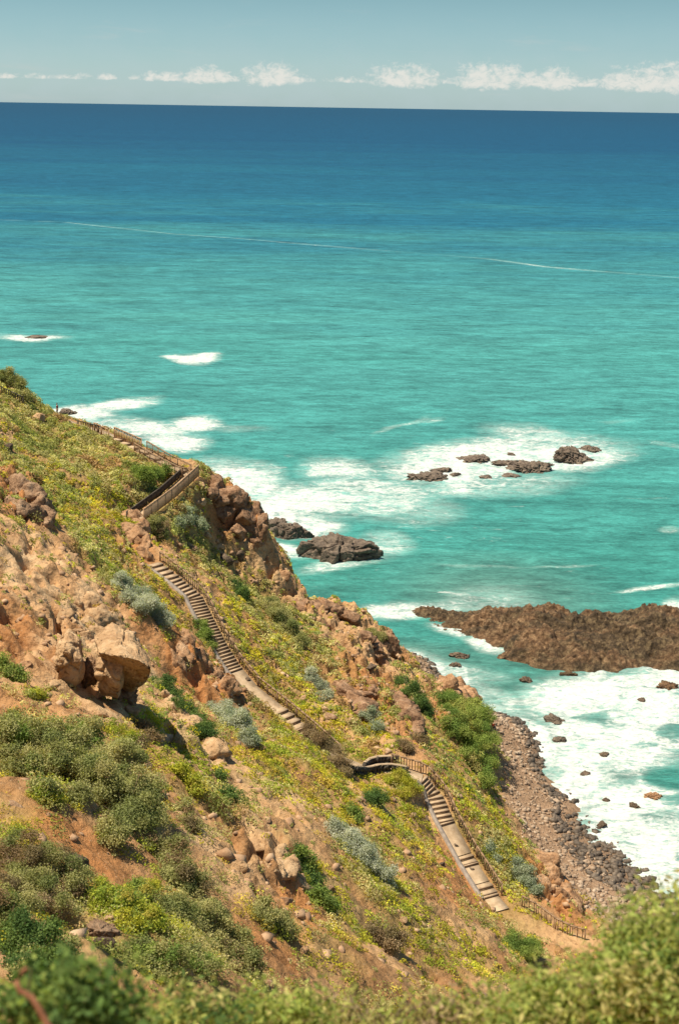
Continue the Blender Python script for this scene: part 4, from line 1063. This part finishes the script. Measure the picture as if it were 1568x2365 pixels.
shrub('shrub', [(930, 1580, 16), (950, 1605, 20), (968, 1630, 20), (985, 1650, 18)], 'deep', 'strip of dark green shrub above the tall fresh green one', leaf=0.140)
shrub('thicket', [(30, 1730, 62), (85, 1745, 58), (50, 1790, 54), (120, 1790, 52), (150, 1745, 54), (100, 1840, 34), (190, 1720, 44)], 'bush', 'grey green leafy thicket at the left edge below the overhanging boulder', leaf=0.115, kind2='fresh', lift=.8)
shrub('thicket', [(200, 1810, 56), (260, 1790, 60), (240, 1860, 60), (310, 1860, 60), (300, 1920, 62), (260, 1950, 44), (340, 1910, 46), (180, 1860, 36)], 'bush', 'large rounded grey green thicket with shaded base, lower left', leaf=0.108, lift=.9)
shrub('shrub', [(375, 1985, 44), (395, 2035, 50), (430, 2070, 44)], 'bush', 'brownish grey twiggy shrub trailing below the large thicket', leaf=0.095, kind2='brown')
shrub('shrub', [(425, 1890, 28), (440, 1918, 24)], 'bush', 'small grey shrub on tan clay right of the large thicket', leaf=0.108, kind2='brown')
shrub('shrub', [(865, 1862, 24)], 'deep', 'round dark green shrub alone in the yellow plants below the lava wall', leaf=0.120, lift=1.)
shrub('shrub', [(808, 1885, 20), (825, 1898, 16)], 'fresh', 'pale green shrub left of the round dark green one', leaf=0.120)
shrub('shrub', [(450, 1672, 26), (468, 1700, 26), (435, 1648, 18)], 'deep', 'dark green shrub left of the silver bush by the middle path', leaf=0.100)
shrub('shrub', [(372, 1592, 26), (395, 1610, 24), (408, 1640, 18)], 'deep', 'green shrub in the gully right of the overhanging boulder', leaf=0.100, kind2='bush')
shrub('shrub', [(400, 2125, 50), (450, 2150, 46), (500, 2160, 46), (545, 2200, 44), (470, 2120, 36)], 'bush', 'wide grey green shrub across the lower left of the slope', leaf=0.088)
shrub('shrub', [(555, 2240, 44), (520, 2215, 36), (575, 2270, 34)], 'bush', 'twiggy olive shrub over red soil at the bottom left', leaf=0.088, kind2='brown')
shrub('shrub', [(605, 2130, 36), (640, 2150, 36), (665, 2165, 24)], 'bush', 'olive green shrub on bare clay near the bottom middle', leaf=0.101)
shrub('shrub', [(685, 1985, 24), (700, 2015, 28), (715, 2050, 28), (740, 2085, 28), (760, 2105, 20)], 'fresh', 'long green shrub growing down beside the tan clay bluff', leaf=0.121, kind2='deep')
shrub('dry_shrub', [(715, 1715, 28), (745, 1740, 34), (775, 1775, 28), (795, 1800, 18)], 'brown', 'dry brown shrub below the middle railing near the lava wall', leaf=0.100)
shrub('dry_shrub', [(865, 2175, 32), (900, 2190, 34)], 'brown', 'dry brown shrub low on the slope near the bottom', leaf=0.121)
shrub('shrub', [(325, 1112, 28), (352, 1118, 30), (372, 1105, 20)], 'fresh', 'round green shrub uphill of the picket fence', leaf=0.150, lift=.9)
shrub('dry_shrub', [(352, 1225, 26), (372, 1240, 18)], 'brown', 'brownish shrub below the lower end of the picket fence', leaf=0.130, kind2='bush')
shrub('shrub', [(622, 1415, 28), (645, 1440, 30), (668, 1468, 26), (690, 1495, 22)], 'bush', 'olive shrub strip on the slope below the cliff edge ledge', leaf=0.130)
shrub('shrub', [(545, 1370, 22), (560, 1385, 18)], 'deep', 'small dark green shrub right of the upper stair railing', leaf=0.130)
shrub('shrub', [(470, 1475, 20), (480, 1500, 20), (465, 1450, 14)], 'fresh', 'green shrub left of the upper railed stairs', leaf=0.120)
shrub('dry_shrub', [(30, 2010, 70), (90, 2030, 66), (150, 2070, 60), (60, 2090, 64), (120, 2120, 56), (20, 2140, 60), (190, 2100, 40)], 'bush', 'brownish twiggy shrub mass at the lower left edge', leaf=0.060, kind2='brown', dens=1.5)
shrub('shrub', [(25, 2200, 60), (80, 2190, 50), (15, 2130, 40)], 'deep', 'dark green shrub at the left edge below the twiggy mass', leaf=0.074)
shrub('shrub', [(140, 2225, 40), (100, 2245, 44), (50, 2255, 44)], 'deep', 'dark green shrub just above the leafy corner bush', leaf=.075, kind2='bush')
shrub('shrub', [(330, 2225, 44), (385, 2240, 44), (430, 2225, 36), (350, 2260, 40), (460, 2255, 40)], 'bush', 'grey green shrub above the bottom edge left of centre', leaf=.075, kind2='fresh')
shrub('shrub', [(930, 1812, 22), (955, 1832, 20), (902, 1812, 18), (925, 1840, 18)], 'yellow', 'yellow green plants covering the bank just under the lava wall', leaf=.11)
shrub('shrub', [(15, 1560, 28), (40, 1575, 20)], 'fresh', 'small green shrub on bare soil at the left edge', leaf=0.121)
shrub('shrub', [(75, 1612, 16), (95, 1615, 12)], 'yellow', 'tiny yellow green plant on bare soil left of the tan pillar foot', leaf=0.108)
shrub('shrub', [(265, 1700, 24), (290, 1715, 18)], 'yellow', 'yellow green plant beneath the overhanging boulder plinth', leaf=0.108)
shrub('shrub', [(95, 1850, 26), (115, 1835, 20), (130, 1862, 16)], 'yellow', 'yellow green clump at the lower lip of the left thicket', leaf=0.101)
shrub('shrub', [(430, 1815, 26), (450, 1835, 20), (410, 1790, 20)], 'yellow', 'yellow green clump in the gully right of the large thicket', leaf=0.121)
shrub('shrub', [(505, 1805, 16), (530, 1850, 20), (540, 1866, 14)], 'deep', 'small dark green shrub in the gully below the pale rock rib', leaf=0.121)
shrub('shrub', [(1180, 2195, 30), (1215, 2210, 34)], 'fresh', 'green shrub low on the slope before the lower fence', leaf=0.100)
shrub('shrub', [(430, 1205, 22), (455, 1225, 24), (410, 1220, 18)], 'blue', 'pale grey green shrub right below the picket fence', leaf=0.140)
shrub('shrub', [(35, 900, 28), (12, 880, 22), (55, 925, 18)], 'bush', 'olive shrub on the skyline at the left edge', leaf=0.160)
shrub('shrub', [(870, 1480, 16), (850, 1470, 14)], 'bush', 'small olive shrub on the cliff edge rocks above the cove', leaf=0.140)
shrub('shrub', [(935, 1735, 20), (970, 1720, 18)], 'brown', 'small brown shrub above the lava wall landing', leaf=0.120)
shrub('shrub', [(330, 1690, 22), (350, 1715, 22), (320, 1725, 18)], 'brown', 'reddish dry shrub in the shade under the overhanging boulder', leaf=0.121)
shrub('shrub', [(215, 2110, 40), (250, 2080, 36), (285, 2105, 34)], 'yellow', 'bright yellow green plants around the pale cream stone', leaf=0.088, kind2='fresh')
shrub('shrub', [(330, 2080, 40), (300, 2150, 34), (350, 2140, 34)], 'yellow', 'yellow green plants with orange tips below the large thicket', leaf=0.088, kind2='fresh')

# near bushes below the viewpoint
NB = dict(leaf=.075, asp=.36, shell=.7, dens=.7, cat='bush')
shrub('near_bush', [(1480, 2260, 120), (1560, 2200, 110), (1600, 2330, 130), (1420, 2300, 110), (1520, 2370, 130), (1640, 2190, 120), (1490, 2190, 60)], 'hedge', 'nearest large green feathery bush filling the bottom right corner', tt=11.2, kind2='fresh', **NB)
shrub('near_bush', [(1250, 2392, 110), (1330, 2332, 90), (1180, 2412, 90), (1360, 2412, 110), (1270, 2332, 56), (1210, 2352, 50)], 'hedge', 'green feathery bush left of the corner bush along the bottom', tt=11.6, kind2='fresh', **NB)
shrub('near_bush', [(960, 2432, 100), (1060, 2412, 90), (880, 2432, 90), (1110, 2372, 60), (1000, 2372, 50)], 'hedge', 'low green bush along the bottom edge right of centre', tt=12.2, kind2='brown', **NB)
shrub('near_bush', [(640, 2412, 90), (730, 2422, 100), (560, 2412, 80), (800, 2422, 80), (690, 2362, 50), (610, 2357, 44)], 'hedge', 'low green bush along the bottom edge left of centre', tt=12.4, kind2='fresh', **NB)
shrub('near_bush', [(400, 2402, 90), (480, 2412, 90), (340, 2422, 80), (430, 2352, 46)], 'hedge', 'olive bush between the dark leafy bush and the bottom centre', tt=11.8, kind2='deep', **NB)
nbd = shrub('leafy_bush', [(60, 2360, 95), (160, 2350, 90), (240, 2370, 80), (300, 2350, 60), (10, 2410, 100), (190, 2440, 90), (90, 2310, 44), (190, 2290, 34)], 'deep', 'dark leafy bush with a bent brown twig in the bottom left corner', tt=8.6, leaf=.060, asp=.6, shell=.75, dens=.5, cat='bush', kind2='fresh')
tw = [P(x, y, t=7.6) - np.array(nbd.location) for x, y in [(140, 2420), (110, 2370), (88, 2330), (72, 2305), (45, 2290), (38, 2270), (50, 2250), (62, 2238)]]
v, f = tube(tw, .022, .012, 8)
tag(link('twig', mesh_np('twig', v, f, True), nbd, mat_plain('twig_bark', (.22, .09, .045), (.32, .15, .08), 12.)), 'bent reddish brown twig')

# ------------------------------------------------------------------ path, stairs, walls, fences
def resample(L, step):
    L = np.array(L); seg = np.linalg.norm(np.diff(L[:, :2], axis=0), axis=1); cum = np.concatenate([[0], np.cumsum(seg)])
    m = max(2, int(round(cum[-1]/step))+1); s = np.linspace(0, cum[-1], m)
    return np.stack([np.interp(s, cum, L[:, k]) for k in range(3)], 1)
def side(L, off):
    L = np.array(L); d = np.gradient(L[:, :2], axis=0); d /= np.linalg.norm(d, axis=1)[:, None]
    o = L.copy(); o[:, 0] += d[:, 1]*off; o[:, 1] -= d[:, 0]*off
    return o
def ribbon(name, L, wid, thick, mat, kind=None, parent=None, origin=(0, 0, 0), lift=.03):
    L = resample(L, .8); a = side(L, wid/2); b = side(L, -wid/2)
    a[:, 2] += lift; b[:, 2] += lift
    dn = np.array([0, 0, thick]); V = np.concatenate([a, b, a-dn, b-dn]) - np.array(origin); m = len(L); Fs = []
    for i in range(m-1):
        Fs += [[i, i+1, m+i+1, m+i], [i, 2*m+i, 2*m+i+1, i+1], [m+i, m+i+1, 3*m+i+1, 3*m+i]]
    o = link(name, mesh_np(name, V, np.array(Fs)), parent, M[mat])
    if kind: tag(o, kind=kind)
    return o
def flight(name, label, L, wid, riser, ramps=(), kerb=-1):
    """steps down a polyline; ramps: (from, to) shares of the length paved without steps"""
    L = resample(L, .15); seg = np.linalg.norm(np.diff(L[:, :2], axis=0), axis=1); cum = np.concatenate([[0], np.cumsum(seg)]); T = cum[-1]
    at_ = lambda s: np.array([np.interp(s, cum, L[:, k]) for k in range(3)])
    o0 = at_(T/2); root = empty(name, o0, label, 'stairs')
    zs = L[:, 2]; s = 0.
    def inramp(q): return [r for r in ramps if r[0] <= q/T < r[1]]
    while s < T-.05:
        rr = inramp(s)
        if rr:
            e = min(rr[0][1]*T, T); sub = np.array([at_(q) for q in np.linspace(s, e, 8)])
            ribbon('ramp', sub, wid, .3, 'tread', None, root, o0, .0); s = e + 1e-3; continue
        # tread length from the local slope
        z0 = at_(s)[2]; e = s + .12
        while e < T and z0 - at_(e)[2] < riser and not inramp(e): e += .05
        p = at_(s); q = at_(min(e, T)); d = q-p; d[2] = 0; ln = np.linalg.norm(d)
        if ln < .08: break
        d /= ln; Mx = Matrix(((d[0], -d[1], 0), (d[1], d[0], 0), (0, 0, 1)))
        mb = MB(); c = (p+q)/2; c[2] = q[2] + riser*.75 - .3
        mb.box(tuple(c), ln-.005, wid*random.uniform(.96, 1.03), .6, Mx)
        st = mb.build('step', M['tread'], root, o0)
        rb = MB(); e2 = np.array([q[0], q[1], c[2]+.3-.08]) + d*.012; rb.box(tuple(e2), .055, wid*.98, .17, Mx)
        rb.build('riser', M['riser_shade'], st, o0)  # timber bar, coloured dark to draw the shade line between treads
        s = e
    if kerb:
        kb = side(L, kerb*(wid/2+.22)); ribbon('kerb', kb, .36, .5, 'kerbstone', None, root, o0, .22)
    return root
def railing(name, label, L, off, hgt_, mat='wood', post=1.5, gap=.28, pick_w=.08, rails=(1.,), cat='railing', solid=False):
    L = resample(side(resample(L, .4), off), .2); seg = np.linalg.norm(np.diff(L[:, :2], axis=0), axis=1); cum = np.concatenate([[0], np.cumsum(seg)]); T = cum[-1]
    at_ = lambda s: np.array([np.interp(s, cum, L[:, k]) for k in range(3)])
    o0 = at_(T/2); root = empty(name, o0, label, cat)
    n_ = max(2, int(round(T/post))+1)
    for s in np.linspace(0, T, n_):
        p = at_(s); mb = MB(); mb.box((p[0], p[1], p[2]+hgt_/2-.15), .11, .11, hgt_+.38); mb.build('post', M[mat], root, o0)
    for k, h_ in enumerate(rails):
        mb = MB(); pts = [at_(s) for s in np.linspace(0, T, n_*2-1)]
        for a, b in zip(pts[:-1], pts[1:]):
            u = np.array([0, 0, hgt_*h_]); mb.bar(a+u, b+u, .17, .10)
        mb.build('handrail' if k == 0 else 'lower_rail', M[mat], root, o0)
    mb = MB(); k = max(2, int(T/gap))
    for s in (np.arange(k)+.5)*T/k:
        p = at_(s); q = at_(min(s+.02, T)) - at_(max(s-.02, 0)); an = math.atan2(q[1], q[0]); Mx = Matrix.Rotation(an, 3, 'Z')
        hh = hgt_*random.uniform(.92, .98) if not solid else hgt_*random.uniform(.97, 1.06)
        mb.box((p[0], p[1], p[2]+hh/2+.02), pick_w, .03, hh, Mx)
    mb.build('pickets', M[mat], root, o0)
    return root
def on(x, y): return hit(x, y)[0]
def sub(L, a, b): return np.array(L[a:b+1])
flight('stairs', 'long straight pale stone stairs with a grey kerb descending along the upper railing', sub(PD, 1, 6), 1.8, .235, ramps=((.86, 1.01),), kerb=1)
ribbon('footpath', sub(PD, 6, 12), 1.7, .3, 'tread', 'structure')
ribbon('footpath', sub(PD, 16, 17), 1.5, .3, 'tread', 'structure')
ribbon('footpath', sub(PU, 0, 4), 1.6, .3, 'tread', 'structure')
ribbon('footpath', sub(PU, 8, 10), 1.7, .3, 'tread', 'structure')
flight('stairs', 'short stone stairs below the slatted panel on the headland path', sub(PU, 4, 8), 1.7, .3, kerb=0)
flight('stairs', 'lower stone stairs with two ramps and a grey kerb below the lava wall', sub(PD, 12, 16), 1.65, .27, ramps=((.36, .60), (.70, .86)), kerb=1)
fm = sub(PD, 6, 9)
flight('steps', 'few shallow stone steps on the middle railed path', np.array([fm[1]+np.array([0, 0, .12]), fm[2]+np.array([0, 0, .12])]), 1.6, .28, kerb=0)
railing('railing', 'brown wooden railing down the seaward side of the long upper stairs', sub(PD, 1, 6), -1.1, 1.1)
railing('railing', 'brown wooden railing along the middle path down to the lava wall', sub(PD, 6, 9), -1.0, 1.1)
railing('railing', 'brown wooden railing bending around the lower stairs below the lava wall', sub(PD, 11, 16), -1.15, 1.1)
railing('fence', 'brown picket fence beside the lowest path near the bottom right bush', np.array([on(1205, 2098), on(1240, 2118), on(1285, 2152), on(1318, 2168), on(1350, 2176)]), 0, 1.2, gap=.45, cat='fence')
railing('picket_fence', 'tall pale slatted fence slanting down from the headland corner', sub(PU, 8, 10), -1.15, 1.55, 'woodlight', post=2.2, gap=.30, pick_w=.20, solid=True, cat='fence')
railing('fence', 'low fence with its shaded side put into a dark colour, uphill of the tall slatted one', sub(PU, 8, 10), 1.1, 1.0, 'lava', post=1.6, gap=.2, pick_w=.16, solid=True, cat='fence')  # dark material carries the shade on the fence's inner side
railing('picket_fence', 'slatted brown fence panel on the ridge path left of the headland stairs', sub(PU, 4, 5), -.2, 1.5, 'woodlight', post=2., gap=.30, pick_w=.20, solid=True, cat='fence')
railing('railing', 'seaward picket railing of the short headland stairs', sub(PU, 5, 8), 1.0, 1.1)
railing('railing', 'landward picket railing of the short headland stairs', sub(PU, 5, 7), -1.0, 1.1)
railing('railing', 'low dark rail on the ridge path between walker and landing', sub(PU, 2, 3), 0.9, .9, 'lava', gap=.3, pick_w=.1)
railing('railing', 'pale bent railing at the ridge path landing before the slatted panel', sub(PU, 3, 4), .9, 1.3, 'woodlight')
railing('railing', 'dark rail on the uppermost path at the left edge', np.array([on(-30, 906), on(2, 914), on(28, 926), on(54, 938)]), 0, 1.2, 'lava', gap=.3, pick_w=.12)
def wall(name, label, pts, h_, th=.45):
    L = resample(np.array(pts), .35); o0 = L[len(L)//2]; root = empty(name, o0, label, 'wall')
    vs = []; fs = []; b = 0
    for i, p in enumerate(L):
        for row in range(2):
            _sd[0] += 1; v, f = rock_vf(_sd[0], 2, (.30, .27, h_*.34), .12, 12)
            vs.append(rotz(v, random.uniform(0, 6)) + p - o0 + np.array([random.uniform(-.04, .04), random.uniform(-.04, .04), h_*(.12+.5*row)])); fs.append(f+b); b += len(v)
    link('stonework', mesh_np('stonework', np.concatenate(vs), np.concatenate(fs)), root, M['lava'])
    ribbon('coping', L+np.array([0, 0, h_*.98]), .34, .1, 'tread', None, root, o0, 0)
    return root
def on(x, y): return hit(x, y)[0]
wall('stone_wall', 'front dark lava stone wall with a pale top below the path landing', [on(797, 1786), on(825, 1793), on(850, 1794), on(872, 1788), on(905, 1786), on(938, 1792)], 1.0)
wall('stone_wall', 'back dark lava stone wall curving behind the path landing', [on(842, 1783), on(856, 1772), on(875, 1768), on(913, 1767)], 1.0)

# ------------------------------------------------------------------ people
def skin_mesh(name, joints, edges, parent, mat, lv=2):
    me = bpy.data.meshes.new(name)
    me.from_pydata([j[:3] for j in joints], edges, [])
    o = link(name, me, parent, mat)
    md = o.modifiers.new('skin', 'SKIN'); 
    if not me.skin_vertices: 
        bpy.context.view_layer.objects.active = o
    sv = me.skin_vertices[0].data if me.skin_vertices else None
    if sv:
        for k, j in enumerate(joints):
            sv[k].radius = (j[3], j[3]); sv[k].use_root = (k == 0)
    s2 = o.modifiers.new('subdiv', 'SUBSURF'); s2.levels = lv; s2.render_levels = lv
    return o
def person(loc, rz, label, shirt, trousers, sit=False):
    root = empty('person', loc, label, 'person'); root.rotation_euler = (0, 0, rz)
    hz = .42 if sit else .92
    if sit: legs = [(.09, .38, .45, .075), (.10, .40, .08, .05), (.10, .52, .03, .035), (-.09, .38, .45, .075), (-.10, .40, .08, .05), (-.10, .52, .03, .035)]
    else: legs = [(.09, .10, .50, .07), (.10, .04, .09, .045), (.10, .18, .035, .035), (-.09, .02, .50, .07), (-.10, -.16, .09, .045), (-.10, -.03, .035, .035)]
    J = [(0, 0, hz, .12), (0, .01, hz+.25, .115), (0, .02, hz+.46, .115), (0, .03, hz+.56, .05), (0, .05, hz+.64, .07), (0, .06, hz+.74, .095), (0, .05, hz+.80, .07),
         (.18, .02, hz+.47, .055), (.23, .05, hz+.22, .042), (.20, .22, hz+.05, .034), (.19, .29, hz+.02, .03), (-.18, .02, hz+.47, .055), (-.23, -.02, hz+.22, .042), (-.22, .12, hz+.02, .034), (-.21, .18, hz-.03, .03)] + legs
    E = [(0, 1), (1, 2), (2, 3), (3, 4), (4, 5), (5, 6), (2, 7), (7, 8), (8, 9), (9, 10), (2, 11), (11, 12), (12, 13), (13, 14), (0, 15), (15, 16), (16, 17), (0, 18), (18, 19), (19, 20)]
    skin_mesh('body', J, E, root, M['skin'])
    T = [(0, 0, hz+.05, .14), (0, .01, hz+.25, .14), (0, .02, hz+.46, .14), (.19, .02, hz+.46, .075), (.23, .04, hz+.27, .062), (-.19, .02, hz+.46, .075), (-.23, -.01, hz+.27, .062)]
    skin_mesh('shirt', T, [(0, 1), (1, 2), (2, 3), (3, 4), (2, 5), (5, 6)], root, M[shirt])
    q = [(0, 0, hz+.02, .145)] + [(a, b, c, r+.022) for a, b, c, r in (legs[0], legs[3])] + [(legs[1][0], legs[1][1], legs[1][2]+.1, .065), (legs[4][0], legs[4][1], legs[4][2]+.1, .065)]
    skin_mesh('trousers', q, [(0, 1), (0, 2), (1, 3), (2, 4)], root, M[trousers])
    v, f = rock_vf(5, 3, (.105, .12, .11), .05, 40); v = v + np.array([0, .03, hz+.80])
    link('hair', mesh_np('hair', v, f, True), root, M['hair'])
    return root
pw = None
for yy in range(935, 1010):
    q_, t_ = hit(133, yy, 150)
    if q_[2] > 8: pw = q_; break
if pw is None: pw = PU[1]
print('WALKER', yy, pw)
person((pw[0], pw[1], pw[2]-.02), 1.2, 'walker in a dark maroon shirt standing on the ridge path against the foam', 'maroon', 'navy')
bp, _ = hit(1138, 1688)
person((bp[0], bp[1], bp[2]), -.6, 'person in a red shirt sitting on the pebble beach', 'redcloth', 'navy', sit=True)
